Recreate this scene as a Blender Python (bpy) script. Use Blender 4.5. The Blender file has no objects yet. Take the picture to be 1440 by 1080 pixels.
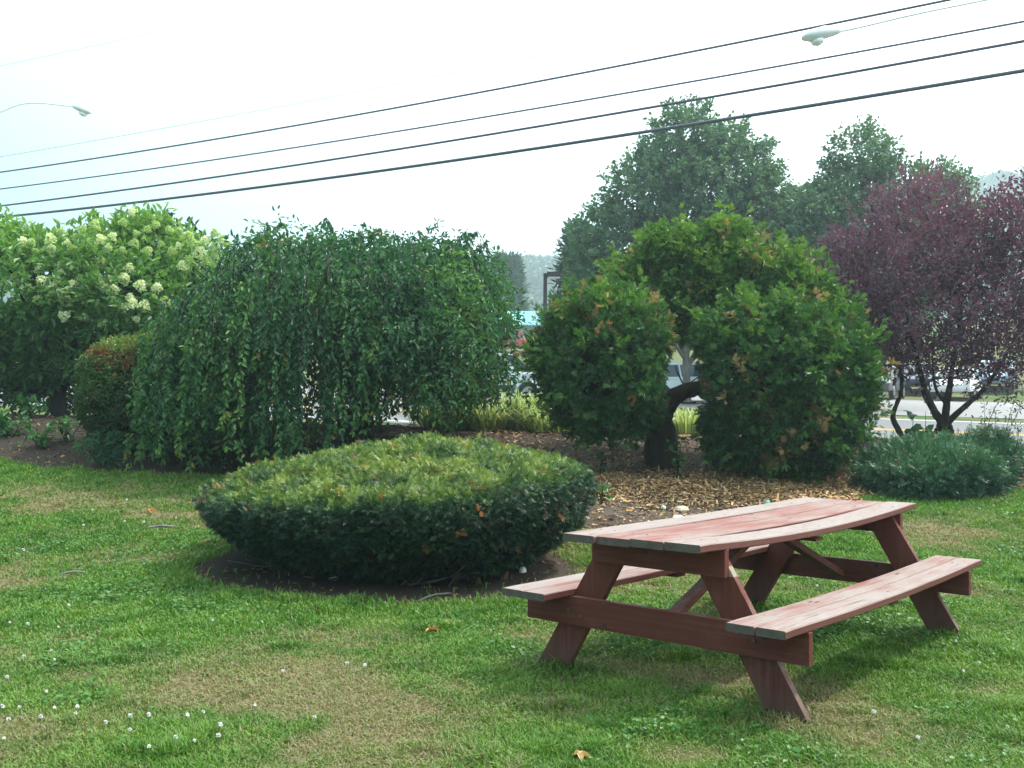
import bpy, math, random
import numpy as np
from mathutils import Vector, Euler, Matrix

C = bpy.context.scene
COL = C.collection
R = math.radians
rng = np.random.default_rng(7)
random.seed(7)

# ------------------------------------------------------------------ camera
FPX, PITCH, ROLL, CAM_H = 1438.73, -0.022, -0.0054, 1.3729      # pixels refer to the 1440 x 1080 photograph
cd = bpy.data.cameras.new('camera')
cam = bpy.data.objects.new('camera', cd); COL.objects.link(cam)
cd.sensor_width = 36.0; cd.lens = 36.0 * FPX / 1440.0
cd.clip_start = 0.05; cd.clip_end = 3000
cam.location = (0, 0, CAM_H)
cam.rotation_euler = (Matrix.Rotation(R(90) - PITCH, 3, 'X') @ Matrix.Rotation(-ROLL, 3, 'Z')).to_euler()
C.camera = cam

# ------------------------------------------------------------------ light
SUN_EL, SUN_AZ = R(57), R(66)            # azimuth measured to the right of the view direction (+y)
w = bpy.data.worlds.new('World'); C.world = w; w.use_nodes = True
nt = w.node_tree; nt.nodes.clear()
def N(t, kind, **kw):
    n = t.nodes.new(kind)
    for k, v in kw.items():
        if k.startswith('i_'):
            n.inputs[k[2:].replace('_', ' ')].default_value = v
        else:
            setattr(n, k, v)
    return n
sky = N(nt, 'ShaderNodeTexSky', sky_type='NISHITA', sun_disc=False)
sky.sun_elevation = SUN_EL; sky.sun_rotation = SUN_AZ
sky.air_density = 1.0; sky.dust_density = 3.0; sky.ozone_density = 1.0
tc = N(nt, 'ShaderNodeTexCoord')
mp = N(nt, 'ShaderNodeMapping'); mp.inputs['Scale'].default_value = (1.0, 1.0, 2.4)
cl = N(nt, 'ShaderNodeTexNoise'); cl.inputs['Scale'].default_value = 1.6; cl.inputs['Detail'].default_value = 5; cl.inputs['Roughness'].default_value = 0.5
rp = N(nt, 'ShaderNodeMapRange'); rp.inputs['From Min'].default_value = 0.25; rp.inputs['From Max'].default_value = 0.75
rp.inputs['To Min'].default_value = 0.72; rp.inputs['To Max'].default_value = 1.0
# thin bright cloud: brighter towards the sun, as real cirrostratus is
dot = N(nt, 'ShaderNodeVectorMath', operation='DOT_PRODUCT')
sd = Vector((math.sin(SUN_AZ) * math.cos(SUN_EL), math.cos(SUN_AZ) * math.cos(SUN_EL), math.sin(SUN_EL)))
dot.inputs[1].default_value = sd
glow = N(nt, 'ShaderNodeMapRange'); glow.inputs['From Min'].default_value = 0.12; glow.inputs['From Max'].default_value = 1.0
glow.inputs['To Min'].default_value = 0.0; glow.inputs['To Max'].default_value = 1.0
cr = N(nt, 'ShaderNodeMix', data_type='RGBA')
cr.inputs['A'].default_value = (3.7, 6.1, 6.8, 1); cr.inputs['B'].default_value = (20.0, 20.2, 20.0, 1)
mx = N(nt, 'ShaderNodeMix', data_type='RGBA')
bg = N(nt, 'ShaderNodeBackground'); bg.inputs['Strength'].default_value = 0.10
wo = N(nt, 'ShaderNodeOutputWorld')
L = nt.links.new
L(tc.outputs['Generated'], mp.inputs['Vector']); L(mp.outputs['Vector'], cl.inputs['Vector'])
L(cl.outputs['Fac'], rp.inputs['Value'])
L(tc.outputs['Generated'], dot.inputs[0]); L(dot.outputs['Value'], glow.inputs['Value'])
L(glow.outputs['Result'], cr.inputs['Factor'])
L(rp.outputs['Result'], mx.inputs['Factor'])
L(sky.outputs['Color'], mx.inputs['A']); L(cr.outputs['Result'], mx.inputs['B'])
L(mx.outputs['Result'], bg.inputs['Color']); L(bg.outputs['Background'], wo.inputs['Surface'])
sl = bpy.data.lights.new('sun', 'SUN'); sun = bpy.data.objects.new('sun', sl); COL.objects.link(sun)
sl.energy = 3.0; sl.angle = R(2.0); sl.color = (1.0, 0.95, 0.86)
sun.rotation_euler = (-sd).to_track_quat('-Z', 'Y').to_euler()
sun.location = sd * 60
C.view_settings.view_transform = 'Standard'; C.view_settings.look = 'None'
C.view_settings.exposure = 1.1; C.view_settings.gamma = 1.0; C.view_settings.use_curve_mapping = False
C.render.engine = 'CYCLES'
C.cycles.use_denoising = True
C.cycles.max_bounces = 6; C.cycles.diffuse_bounces = 3; C.cycles.transmission_bounces = 4; C.cycles.transparent_max_bounces = 8

# ------------------------------------------------------------------ numeric helpers
def ray(px, py):
    dx, dy = px - 720.0, py - 540.0
    cr_, sr_ = math.cos(ROLL), math.sin(ROLL)
    x = (dx * cr_ + dy * sr_) / FPX; v = -(-dx * sr_ + dy * cr_) / FPX
    cp, sp = math.cos(PITCH), math.sin(PITCH)
    return np.array([x, cp + v * sp, -sp + v * cp])
def pt(px, py, D):                       # the place a distance D ahead that a photo pixel looks at
    r = ray(px, py); return np.array([0, 0, CAM_H]) + r * (D / r[1])
def smooth(a, b, x):
    t = np.clip((np.asarray(x, float) - a) / (b - a), 0, 1); return t * t * (3 - 2 * t)
_LAT = np.random.default_rng(3).random(65536)
def _hash(i, j, k): return _LAT[(i * 7349 + j * 15731 + k * 40503 + (i * j) * 17) & 65535]
def noise(P, scale=1.0, seed=0):
    P = np.asarray(P, float) * scale + seed * 17.31
    if P.shape[-1] == 2: P = np.concatenate([P, np.zeros(P.shape[:-1] + (1,))], -1)
    i = np.floor(P).astype(np.int64); f = P - i; f = f * f * (3 - 2 * f)
    o = 0
    for a in (0, 1):
        for b in (0, 1):
            for c in (0, 1):
                wgt = (f[..., 0] if a else 1 - f[..., 0]) * (f[..., 1] if b else 1 - f[..., 1]) * (f[..., 2] if c else 1 - f[..., 2])
                o = o + wgt * _hash(i[..., 0] + a, i[..., 1] + b, i[..., 2] + c)
    return o
def fbm(P, scale=1.0, seed=0, oct=4):
    o, a, s = 0, 0.5, 0.0
    for k in range(oct):
        o = o + a * noise(P, scale * 2 ** k, seed + k); s += a; a *= 0.5
    return o / s
def unit(v): return v / np.maximum(np.linalg.norm(v, axis=-1, keepdims=True), 1e-9)
def rdir(n, g=None):
    return unit((g or rng).normal(size=(n, 3)))
def frames(axis, normal):
    y = unit(axis); z = unit(normal - (normal * y).sum(-1, keepdims=True) * y); x = np.cross(y, z)
    return np.stack([x, y, z], -1)

class MB:                                # collects pieces and links them as one mesh object
    def __init__(s): s.V = []; s.F = []; s.A = []; s.B = []; s.n = 0
    def add(s, V, F, tint=0.5, age=0.0):
        V = np.asarray(V, float).reshape(-1, 3); n = len(V)
        s.V.append(V); s.A.append(np.broadcast_to(np.asarray(tint, float), (n,)).copy()); s.B.append(np.broadcast_to(np.asarray(age, float), (n,)).copy())
        if isinstance(F, np.ndarray): F = [F]
        bysize = {}
        for f in F:
            if isinstance(f, np.ndarray) and f.ndim == 2: s.F.append(f.astype(np.int64) + s.n)
            else: bysize.setdefault(len(f), []).append(f)
        for k, fs in bysize.items(): s.F.append(np.array(fs, np.int64) + s.n)
        s.n += n
    def scatter(s, tmpl, P, Rm, S, tint=None, age=None):
        TV, TF = tmpl; N_ = len(P); k = len(TV)
        if N_ == 0: return
        S = np.asarray(S, float)
        if S.ndim == 0: S = np.full((N_, 1), S)
        if S.ndim == 1: S = S[:, None]
        loc = TV[None] * (S[:, None, :] if S.shape[1] == 3 else S[:, None, :])
        V = P[:, None, :] + np.einsum('nij,nkj->nki', Rm, loc)
        off = (np.arange(N_) * k)[:, None]
        fs = {}
        for f in TF: fs.setdefault(len(f), []).append(f)
        Fl = [(np.array(v)[None] + off[:, :, None]).reshape(-1, kk) for kk, v in fs.items()]
        t = np.repeat(rng.random(N_) if tint is None else tint, k); a = np.repeat(np.zeros(N_) if age is None else age, k)
        s.add(V.reshape(-1, 3), Fl, t, a)
    def build(s, name, mat, parent=None, smooth_=False, loc=None):
        me = bpy.data.meshes.new(name)
        V = np.concatenate(s.V) if s.V else np.zeros((0, 3))
        if loc is not None: V = V - np.asarray(loc)
        me.vertices.add(len(V)); me.vertices.foreach_set('co', V.astype(np.float32).ravel())
        tot = sum(f.size for f in s.F); npoly = sum(len(f) for f in s.F)
        me.loops.add(tot); me.polygons.add(npoly)
        me.loops.foreach_set('vertex_index', np.concatenate([f.ravel() for f in s.F]).astype(np.int32))
        sizes = np.concatenate([np.full(len(f), f.shape[1]) for f in s.F])
        me.polygons.foreach_set('loop_start', (np.cumsum(sizes) - sizes).astype(np.int32))
        me.polygons.foreach_set('use_smooth', np.full(npoly, bool(smooth_)))
        me.update(calc_edges=True)
        for nm, arr in (('tint', s.A), ('age', s.B)):
            at = me.attributes.new(nm, 'FLOAT', 'POINT'); at.data.foreach_set('value', np.concatenate(arr).astype(np.float32))
        o = bpy.data.objects.new(name, me); COL.objects.link(o)
        if mat: me.materials.append(mat)
        if parent is not None: o.parent = parent
        if loc is not None: o.location = loc
        return o

def tag(o, label=None, cat=None, group=None, kind=None):
    if label: o['label'] = label
    if cat: o['category'] = cat
    if group: o['group'] = group
    if kind: o['kind'] = kind
    return o
def thing(name, label, cat, loc=(0, 0, 0), rz=0, group=None):
    o = bpy.data.objects.new(name, None); COL.objects.link(o); o.empty_display_size = 0.2
    o.location = loc; o.rotation_euler = (0, 0, rz)
    return tag(o, label, cat, group)
def copy_tree(o, parent=None):
    c = o.copy(); COL.objects.link(c)
    if parent is not None: c.parent = parent
    for ch in [x for x in bpy.data.objects if x.parent == o]: copy_tree(ch, c)
    return c
class Plant:                             # an Empty at the base; parts are given in world coordinates
    def __init__(s, name, label, cat, base, group=None):
        s.base = np.asarray(base, float); s.root = thing(name, label, cat, tuple(s.base), 0, group)
    def part(s, mb, name, mat, smooth_=False, parent=None):
        o = mb.build(name, mat, None, smooth_)
        o.data.transform(Matrix.Translation(-Vector(s.base)))
        o.parent = parent or s.root
        return o

def tube(mb, pts, rad, seg=8, tint=0.5, rough=0.0, cap=True):
    pts = np.asarray(pts, float); n = len(pts); rad = np.broadcast_to(np.asarray(rad, float), (n,))
    T = np.gradient(pts, axis=0); T = unit(T)
    up = np.array([0.31, 0.17, 0.93]); ref = np.cross(T, up); bad = np.linalg.norm(ref, axis=1) < 0.2
    ref[bad] = np.cross(T[bad], np.array([1.0, 0, 0])); X = unit(ref); Y = np.cross(T, X)
    th = np.linspace(0, 2 * np.pi, seg, endpoint=False)
    rr = rad[:, None] * (1 + rough * (rng.random((n, seg)) - 0.5))
    V = pts[:, None] + rr[..., None] * (np.cos(th)[None, :, None] * X[:, None] + np.sin(th)[None, :, None] * Y[:, None])
    i = np.arange(n - 1)[:, None]; j = np.arange(seg)[None]; jn = (j + 1) % seg
    F = np.stack([i * seg + j + 0 * jn, i * seg + jn, (i + 1) * seg + jn, (i + 1) * seg + j + 0 * jn], -1).reshape(-1, 4)
    Fl = [F]
    if cap and seg > 2: Fl += [list(range(seg))[::-1], [(n - 1) * seg + k for k in range(seg)]]
    mb.add(V.reshape(-1, 3), Fl, tint)
def curve(pts, n=12):                    # Catmull-Rom through control points
    P = np.asarray(pts, float); P = np.vstack([2 * P[0] - P[1], P, 2 * P[-1] - P[-2]]); out = []
    m = len(P) - 3
    for k in range(m):
        p0, p1, p2, p3 = P[k:k + 4]
        for t in np.linspace(0, 1, max(2, n // m + 1), endpoint=(k == m - 1)):
            out.append(0.5 * (2 * p1 + (p2 - p0) * t + (2 * p0 - 5 * p1 + 4 * p2 - p3) * t * t + (3 * p1 - p0 - 3 * p2 + p3) * t ** 3))
    return np.array(out)
def box(mb, lo, hi, tint=0.5, age=0.0):
    x0, y0, z0 = lo; x1, y1, z1 = hi
    V = [(x0, y0, z0), (x1, y0, z0), (x1, y1, z0), (x0, y1, z0), (x0, y0, z1), (x1, y0, z1), (x1, y1, z1), (x0, y1, z1)]
    mb.add(V, [[0, 3, 2, 1], [4, 5, 6, 7], [0, 1, 5, 4], [1, 2, 6, 5], [2, 3, 7, 6], [3, 0, 4, 7]], tint, age)
def loft(mb, rings, tint=0.5, age=0.0, cap=True):   # rings: (n, k, 3)
    rings = np.asarray(rings, float); n, k = rings.shape[:2]
    i = np.arange(n - 1)[:, None]; j = np.arange(k)[None]; jn = (j + 1) % k
    F = np.stack([i * k + j + 0 * jn, i * k + jn, (i + 1) * k + jn, (i + 1) * k + j + 0 * jn], -1).reshape(-1, 4)
    Fl = [F] + ([list(range(k))[::-1], [(n - 1) * k + q for q in range(k)]] if cap else [])
    mb.add(rings.reshape(-1, 3), Fl, tint, age)

# leaf templates: y is the leaf's length, z its upper side
def T_leaf(wd=0.45, fold=0.12, droop=0.15):
    V = np.array([(0, 0, 0), (wd * .42, .3, fold), (wd * .38, .68, fold * .7 - droop * .4), (0, 1, -droop), (-wd * .38, .68, fold * .7 - droop * .4), (-wd * .42, .3, fold)], float)
    return V, [[0, 1, 2, 3], [0, 3, 4, 5]]
def T_quad(wd=0.7):
    V = np.array([(0, 0, 0), (wd / 2, .5, .08), (0, 1, -.05), (-wd / 2, .5, .08)], float); return V, [[0, 1, 2, 3]]
def T_sprig(n=7, wd=0.16, ln=0.42, flat=0.3, seed=1):   # short twig set with flat needles
    g = np.random.default_rng(seed); V = []; F = []
    for k in range(n):
        y = (k + .3) / n * .85; sd_ = 1 if k % 2 else -1; a = g.uniform(.6, 1.1) * sd_
        if k == n - 1: a = 0.05
        d = np.array([math.sin(a), math.cos(a), g.uniform(-flat, flat)]); p = np.array([0, y, 0.0]); q = np.array([d[1], -d[0], 0]) * wd / 2
        b = len(V); V += [p - q * .5, p + d * ln * .55 - q, p + d * ln, p + d * ln * .55 + q]; F.append([b, b + 3, b + 2, b + 1])
    return np.array(V), F
def T_fan(n=7, seed=2, wd=0.15):         # flat feathery spray of scale leaves
    g = np.random.default_rng(seed); V = []; F = []
    for k in range(n):
        a = (k - (n - 1) / 2) / n * 2.0 + g.uniform(-.12, .12); ln = (1.0 - .35 * abs(a)) * g.uniform(.75, 1.05)
        p = np.array([0, .12 * (1 - abs(a)), 0]); d = np.array([math.sin(a), math.cos(a), g.uniform(-.12, .12)]); q = np.array([d[1], -d[0], 0]) * wd / 2
        b = len(V); V += [p - q * .3, p + d * ln * .6 - q, p + d * ln + np.array([0, 0, -.12]), p + d * ln * .6 + q]; F.append([b, b + 3, b + 2, b + 1])
    return np.array(V), F

# ------------------------------------------------------------------ materials
def M(name):
    m = bpy.data.materials.new(name); m.use_nodes = True; m.node_tree.nodes.clear(); return m, m.node_tree
def ramp(t, stops, inp, interp='LINEAR'):
    n = N(t, 'ShaderNodeValToRGB'); e = n.color_ramp.elements; n.color_ramp.interpolation = interp
    while len(e) < len(stops): e.new(0.5)
    for q, (p, c) in zip(e, stops): q.position = p; q.color = (*c, 1)
    t.links.new(inp, n.inputs['Fac']); return n.outputs['Color']
def attr(t, nm): return N(t, 'ShaderNodeAttribute', attribute_name=nm).outputs['Fac']
def mixc(t, f, a, b, mode='MIX'):
    n = N(t, 'ShaderNodeMix', data_type='RGBA', blend_type=mode)
    for s, v in (('Factor', f), ('A', a), ('B', b)):
        if isinstance(v, (int, float)): n.inputs[s].default_value = v
        elif isinstance(v, tuple): n.inputs[s].default_value = (*v, 1)
        else: t.links.new(v, n.inputs[s])
    return n.outputs['Result']
def mrange(t, v, a, b, c=0.0, d=1.0):
    n = N(t, 'ShaderNodeMapRange'); n.inputs['From Min'].default_value = a; n.inputs['From Max'].default_value = b
    n.inputs['To Min'].default_value = c; n.inputs['To Max'].default_value = d; t.links.new(v, n.inputs['Value']); return n.outputs['Result']
def tnoise(t, scale, detail=4, rough=0.55, vec=None, stretch=None):
    n = N(t, 'ShaderNodeTexNoise'); n.inputs['Scale'].default_value = scale; n.inputs['Detail'].default_value = detail; n.inputs['Roughness'].default_value = rough
    if vec is None: vec = N(t, 'ShaderNodeTexCoord').outputs['Object']
    if stretch:
        mp_ = N(t, 'ShaderNodeMapping'); mp_.inputs['Scale'].default_value = stretch; t.links.new(vec, mp_.inputs['Vector']); vec = mp_.outputs['Vector']
    t.links.new(vec, n.inputs['Vector']); return n.outputs['Fac']
def bump(t, h, dist=0.01, strength=0.6):
    n = N(t, 'ShaderNodeBump'); n.inputs['Strength'].default_value = strength; n.inputs['Distance'].default_value = dist; t.links.new(h, n.inputs['Height']); return n.outputs['Normal']
def finish(t, color, rough=0.8, normal=None, spec=0.3, metallic=0.0):
    b = N(t, 'ShaderNodeBsdfPrincipled'); b.inputs['Specular IOR Level'].default_value = spec; b.inputs['Metallic'].default_value = metallic
    for s, v in (('Base Color', color), ('Roughness', rough)):
        if isinstance(v, (int, float)): b.inputs[s].default_value = v
        elif isinstance(v, tuple): b.inputs[s].default_value = (*v, 1)
        else: t.links.new(v, b.inputs[s])
    if normal is not None: t.links.new(normal, b.inputs['Normal'])
    o = N(t, 'ShaderNodeOutputMaterial'); t.links.new(b.outputs['BSDF'], o.inputs['Surface']); return b
def leafmat(name, stops, old=(0.3, 0.17, 0.05), trans=0.35, rough=0.45, spec=0.4, tcol=(1.25, 1.35, 0.6)):
    m, t = M(name)
    c = ramp(t, stops, attr(t, 'tint')); c = mixc(t, attr(t, 'age'), c, old)
    b = N(t, 'ShaderNodeBsdfPrincipled'); b.inputs['Roughness'].default_value = rough; b.inputs['Specular IOR Level'].default_value = spec
    t.links.new(c, b.inputs['Base Color'])
    tr = N(t, 'ShaderNodeBsdfTranslucent'); t.links.new(mixc(t, 1.0, c, tcol, 'MULTIPLY'), tr.inputs['Color'])
    ms = N(t, 'ShaderNodeMixShader'); ms.inputs['Fac'].default_value = trans
    t.links.new(b.outputs['BSDF'], ms.inputs[1]); t.links.new(tr.outputs['BSDF'], ms.inputs[2])
    o = N(t, 'ShaderNodeOutputMaterial'); t.links.new(ms.outputs['Shader'], o.inputs['Surface']); return m
def plain(name, col, rough=0.6, spec=0.4, metallic=0.0, var=0.15, scale=8):
    m, t = M(name); n = tnoise(t, scale, 5)
    a = tuple(x * (1 - var) for x in col); b = tuple(min(1, x * (1 + var)) for x in col)
    finish(t, mixc(t, n, a, b), rough, None, spec, metallic); return m
def barkmat(name, a, b, sc=9):
    m, t = M(name); n = tnoise(t, sc, 6, 0.65, None, (1, 1, .35)); finish(t, mixc(t, mrange(t, n, .3, .7), a, b), .9, bump(t, n, .02, .8), .15); return m

G_DARK = [(0, (.012, .045, .022)), (.5, (.02, .075, .03)), (1, (.04, .115, .035))]
m_yew = leafmat('yew_needles', [(0, (.008, .030, .018)), (.38, (.014, .052, .022)), (.62, (.065, .14, .026)), (1, (.235, .295, .065))], old=(.34, .12, .03), trans=.2)
m_cherry = leafmat('cherry_leaves', [(0, (.012, .055, .026)), (.5, (.032, .112, .042)), (.8, (.075, .18, .045)), (1, (.17, .26, .05))], old=(.30, .20, .04), trans=.35, rough=.5, spec=.35)
m_thuja = leafmat('thuja_sprays', [(0, (.012, .055, .02)), (.45, (.030, .105, .025)), (.75, (.085, .19, .03)), (1, (.165, .27, .045))], old=(.36, .22, .11), trans=.3)
m_linden = leafmat('linden_leaves', [(0, (.035, .10, .06)), (.6, (.07, .155, .08)), (1, (.14, .22, .09))], trans=.3)
m_spruce = leafmat('spruce_needles', [(0, (.012, .05, .04)), (1, (.035, .095, .065))], trans=.15)
m_pine = leafmat('pine_needles', [(0, (.02, .075, .05)), (1, (.05, .12, .07))], trans=.2)
m_plum = leafmat('plum_leaves', [(0, (.055, .038, .065)), (.6, (.12, .082, .12)), (1, (.20, .07, .085))], old=(.12, .10, .03), trans=.35, rough=.4, spec=.6, tcol=(1.7, .7, .8))
m_hydr = leafmat('hydrangea_leaves', [(0, (.03, .10, .03)), (.5, (.075, .19, .045)), (1, (.20, .34, .08))], trans=.35)
m_hydr_dark = leafmat('backing_leaves', [(0, (.008, .035, .018)), (1, (.02, .07, .03))], trans=.25)
m_petal = leafmat('hydrangea_petals', [(0, (.34, .48, .20)), (.5, (.60, .68, .40)), (1, (.80, .80, .66))], trans=.3, rough=.7, spec=.2)
m_petal_green = leafmat('young_petals', [(0, (.22, .36, .11)), (1, (.50, .60, .28))], trans=.3, rough=.7, spec=.2)
m_barb = leafmat('barberry_leaves', [(0, (.02, .06, .018)), (.6, (.06, .125, .028)), (1, (.17, .24, .05))], old=(.22, .045, .025), trans=.25)
m_jun = leafmat('juniper_needles', [(0, (.014, .062, .034)), (.6, (.032, .11, .052)), (1, (.075, .17, .075))], old=(.25, .12, .05), trans=.15)
m_sap = leafmat('sapling_leaves', [(0, (.025, .09, .05)), (1, (.06, .15, .07))], trans=.35)
m_weed = leafmat('weed_leaves', [(0, (.02, .10, .025)), (1, (.06, .18, .04))], trans=.35)
m_orn = leafmat('ornamental_blades', [(0, (.14, .22, .07)), (.5, (.32, .40, .17)), (1, (.55, .60, .36))], old=(.45, .36, .2), trans=.35)
m_grass = leafmat('grass_blades', [(0, (.040, .115, .016)), (.5, (.085, .195, .028)), (1, (.18, .28, .055))], old=(.245, .20, .115), trans=.3, rough=.5, spec=.25)
m_clover = leafmat('clover_leaves', [(0, (.03, .12, .02)), (1, (.075, .20, .035))], trans=.3)
m_forest = leafmat('forest_leaves', [(0, (.02, .06, .03)), (1, (.06, .12, .05))], trans=.2)
m_chip = leafmat('chip_wood', [(0, (.10, .06, .035)), (.3, (.30, .18, .09)), (.65, (.48, .30, .15)), (1, (.60, .44, .26))], old=(.035, .026, .02), trans=0.0, rough=.9, spec=.1)
m_bark = barkmat('dark_bark', (.012, .010, .009), (.045, .035, .03))
m_barkg = barkmat('grey_bark', (.09, .08, .07), (.2, .18, .16))
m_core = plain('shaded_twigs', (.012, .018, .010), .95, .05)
m_soilcore = plain('hedge_twigs', (.03, .022, .015), .95, .05)

# ------------------------------------------------------------------ terrain
SX, SY = .503, .864                      # unit normal of the road; the road runs along (-.864, .503)
def st(x, y): return SX * x + SY * y, -SY * x + SX * y
def road_z(s, t): return .86 + (s - 24.9) * .055 + (np.clip(t, -40, 60) - 3.76) * .025
def ground(x, y):
    x = np.asarray(x, float); y = np.asarray(y, float)
    s, t = st(x, y); xc = np.clip(x, -16, 12)
    yc = np.minimum(16.3 - .08 * xc, (18.0 - SX * xc) / SY); zc = 1.0 - .02 * xc
    yl = np.minimum(13.5, yc - 2.0)
    q = np.clip(yl - 7, 0, None); z0 = .012 * q * q; m0 = .024 * q
    lawn = .012 * np.clip(np.minimum(y, yl) - 7, 0, None) ** 2
    ln = yc - yl; u = np.clip((y - yl) / ln, 0, 1)
    h00 = 2 * u ** 3 - 3 * u ** 2 + 1; h10 = u ** 3 - 2 * u ** 2 + u; h01 = -2 * u ** 3 + 3 * u ** 2
    berm = h00 * z0 + h10 * m0 * ln + h01 * zc
    front = np.where(y < yl, lawn, berm)
    sc = SX * xc + SY * yc
    zr = road_z(np.clip(s, 20.6, 28.5), t)
    wb = smooth(0, 1, (s - sc) / (20.6 - sc))
    near = np.where(y < yc, front, zc + (road_z(20.6, t) - zc) * wb)
    far = zr + np.clip(s - 28.5, 0, 30) * .03 + 7.0 * smooth(49, 100, s) + np.clip(s - 90, 0, 600) * .012
    return np.where(s > 20.6, far, near)
def gz(x, y): return float(ground(x, y))
def gp(px, py, z0=None):                 # where a photo pixel meets the ground
    r = ray(px, py); o = np.array([0, 0, CAM_H]); k = 1.0
    ks = np.concatenate([np.arange(2, 30, .02), np.arange(30, 120, .2)]); P = o + ks[:, None] * r
    below = P[:, 2] < ground(P[:, 0], P[:, 1]); i = int(np.argmax(below))
    p = P[i].copy(); p[2] = gz(p[0], p[1]); return p
def onground(px, D): p = pt(px, 540, D); p[2] = gz(p[0], p[1]); return p

HC = np.array([-.97, 8.78]); HR = 1.68     # the clipped round hedge
def bed_mask(x, y):                       # 1 where bare soil or mulch shows
    x = np.asarray(x, float); y = np.asarray(y, float); P = np.stack([x, y], -1)
    nz = (fbm(P, .9, 5) - .5) * 1.0
    edge = np.interp(x, [-14, -7, -5.5, -4, -2.5, -1.2, -.2, .6, 1.2, 2.2, 3.2, 4.2, 4.8, 6, 14],
                        [14.2, 14.0, 13.3, 13.2, 13.6, 13.4, 12.0, 10.6, 10.0, 9.9, 10.6, 12.2, 12.6, 12.8, 13.0])
    bed = smooth(-.15, .15, y - edge + nz * .7) * (1 - smooth(17.5, 19.5, y))
    d = np.hypot(x - HC[0], y - HC[1] + .2); ring = 1 - smooth(1.45, 1.72, d + nz * .45)
    return np.maximum(bed, ring)
DRY = [(620, 985, .9, .25), (240, 970, .35, .18), (880, 935, .4, .2), (940, 1030, .5, .22), (570, 1010, .4, .2), (700, 880, .6, .25), (1050, 960, .4, .2), (1240, 1020, .35, .15), (470, 950, .4, .2),
       (420, 980, .4, .2), (960, 1075, .35, .2), (780, 900, .3, .15), (1330, 750, .7, .5)]
LUSH = [(300, 820, .7, .5), (250, 880, .7, .4), (1200, 910, .6, .5), (760, 1060, .35, .2), (640, 1030, .3, .15), (1380, 900, .6, .5), (100, 660, 3, .6), (100, 1060, .6, .2), (720, 850, .8, .25), (420, 870, .9, .25), (1420, 800, .8, .8)]
_D = [(gp(a, b)[:2], c, d) for a, b, c, d in DRY]; _Lu = [(gp(a, b)[:2], c, d) for a, b, c, d in LUSH]
def dryness(x, y):
    P = np.stack([np.asarray(x, float), np.asarray(y, float)], -1)
    v = (fbm(P, 1.1, 11, 5) - .5) * 2.2 + .45 + (fbm(P, .35, 21, 2) - .5) * .5
    for c, rx, ry in _D: v = v + .42 * np.exp(-((P[..., 0] - c[0]) / rx) ** 2 - ((P[..., 1] - c[1]) / (ry * 1.6)) ** 2)
    for c, rx, ry in _Lu: v = v - .45 * np.exp(-((P[..., 0] - c[0]) / rx) ** 2 - ((P[..., 1] - c[1]) / (ry * 1.6)) ** 2)
    return np.clip(v + (fbm(P, 3.2, 35, 3) - .5) * .75 + (fbm(P, 9, 31, 3) - .5) * .6, 0, 1)

def sheet(xs, ys, zf):
    X, Y = np.meshgrid(xs, ys); Z = zf(X, Y); ny, nx = X.shape
    i = np.arange(ny - 1)[:, None]; j = np.arange(nx - 1)[None]
    F = np.stack([i * nx + j, i * nx + j + 1, (i + 1) * nx + j + 1, (i + 1) * nx + j], -1).reshape(-1, 4)
    return np.stack([X, Y, Z], -1).reshape(-1, 3), F
xs = np.concatenate([-np.geomspace(600, 16.5, 34), np.arange(-16, 12.01, .1), np.geomspace(12.5, 600, 34)])
ys = np.concatenate([[-28, -20, -6, 0, 2], np.arange(3, 24.01, .1), np.arange(24.4, 70, .5), np.geomspace(72, 625, 28)])
def ground_base(X, Y):
    s, t = st(X, Y); z = ground(X, Y)
    P = np.stack([X, Y], -1)
    bm = bed_mask(X, Y)
    z = z + (fbm(P, 1.3, 41, 4) - .5) * (.03 + .09 * bm) * (Y < 22)
    z = z - .05 * (smooth(20.9, 21.2, s) * (1 - smooth(28.7, 29.0, s)) + smooth(31.3, 31.7, s) * (1 - smooth(48.4, 48.8, s)))
    return z
V, F = sheet(xs, ys, ground_base)
bm_ = bed_mask(V[:, 0], V[:, 1]); soil_shade_ = np.clip(smooth(-1.0, -3.5, V[:, 0]) + .8 * smooth(13.0, 13.8, V[:, 1]) * (V[:, 0] < 2.2) + .5 * (V[:, 1] < 11) * (V[:, 0] < 1.2), 0, 1)  # left bank: tree shade painted into the soil colour; back mound is darker soil
mb = MB(); mb.add(V, F, bm_, np.where(bm_ > .5, soil_shade_, dryness(V[:, 0], V[:, 1])))
m, t = M('lawn_and_soil')
n1 = tnoise(t, 30, 6, .7); n2 = tnoise(t, 3.5, 5); n3 = tnoise(t, 120, 3)
gcol = mixc(t, attr(t, 'age'), mixc(t, n1, (.026, .065, .013), (.06, .125, .026)), mixc(t, n1, (.11, .09, .05), (.22, .175, .095)))
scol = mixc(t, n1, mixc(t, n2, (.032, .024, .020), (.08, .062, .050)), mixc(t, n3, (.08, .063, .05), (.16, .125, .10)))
scol = mixc(t, attr(t, 'age'), scol, mixc(t, n1, (.018, .014, .012), (.06, .048, .038)))  # dark soil tone, which also carries the painted shade of the left bank
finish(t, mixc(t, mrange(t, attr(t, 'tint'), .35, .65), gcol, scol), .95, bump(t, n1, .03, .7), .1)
tag(mb.build('ground', m, None, True), kind='structure')

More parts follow.
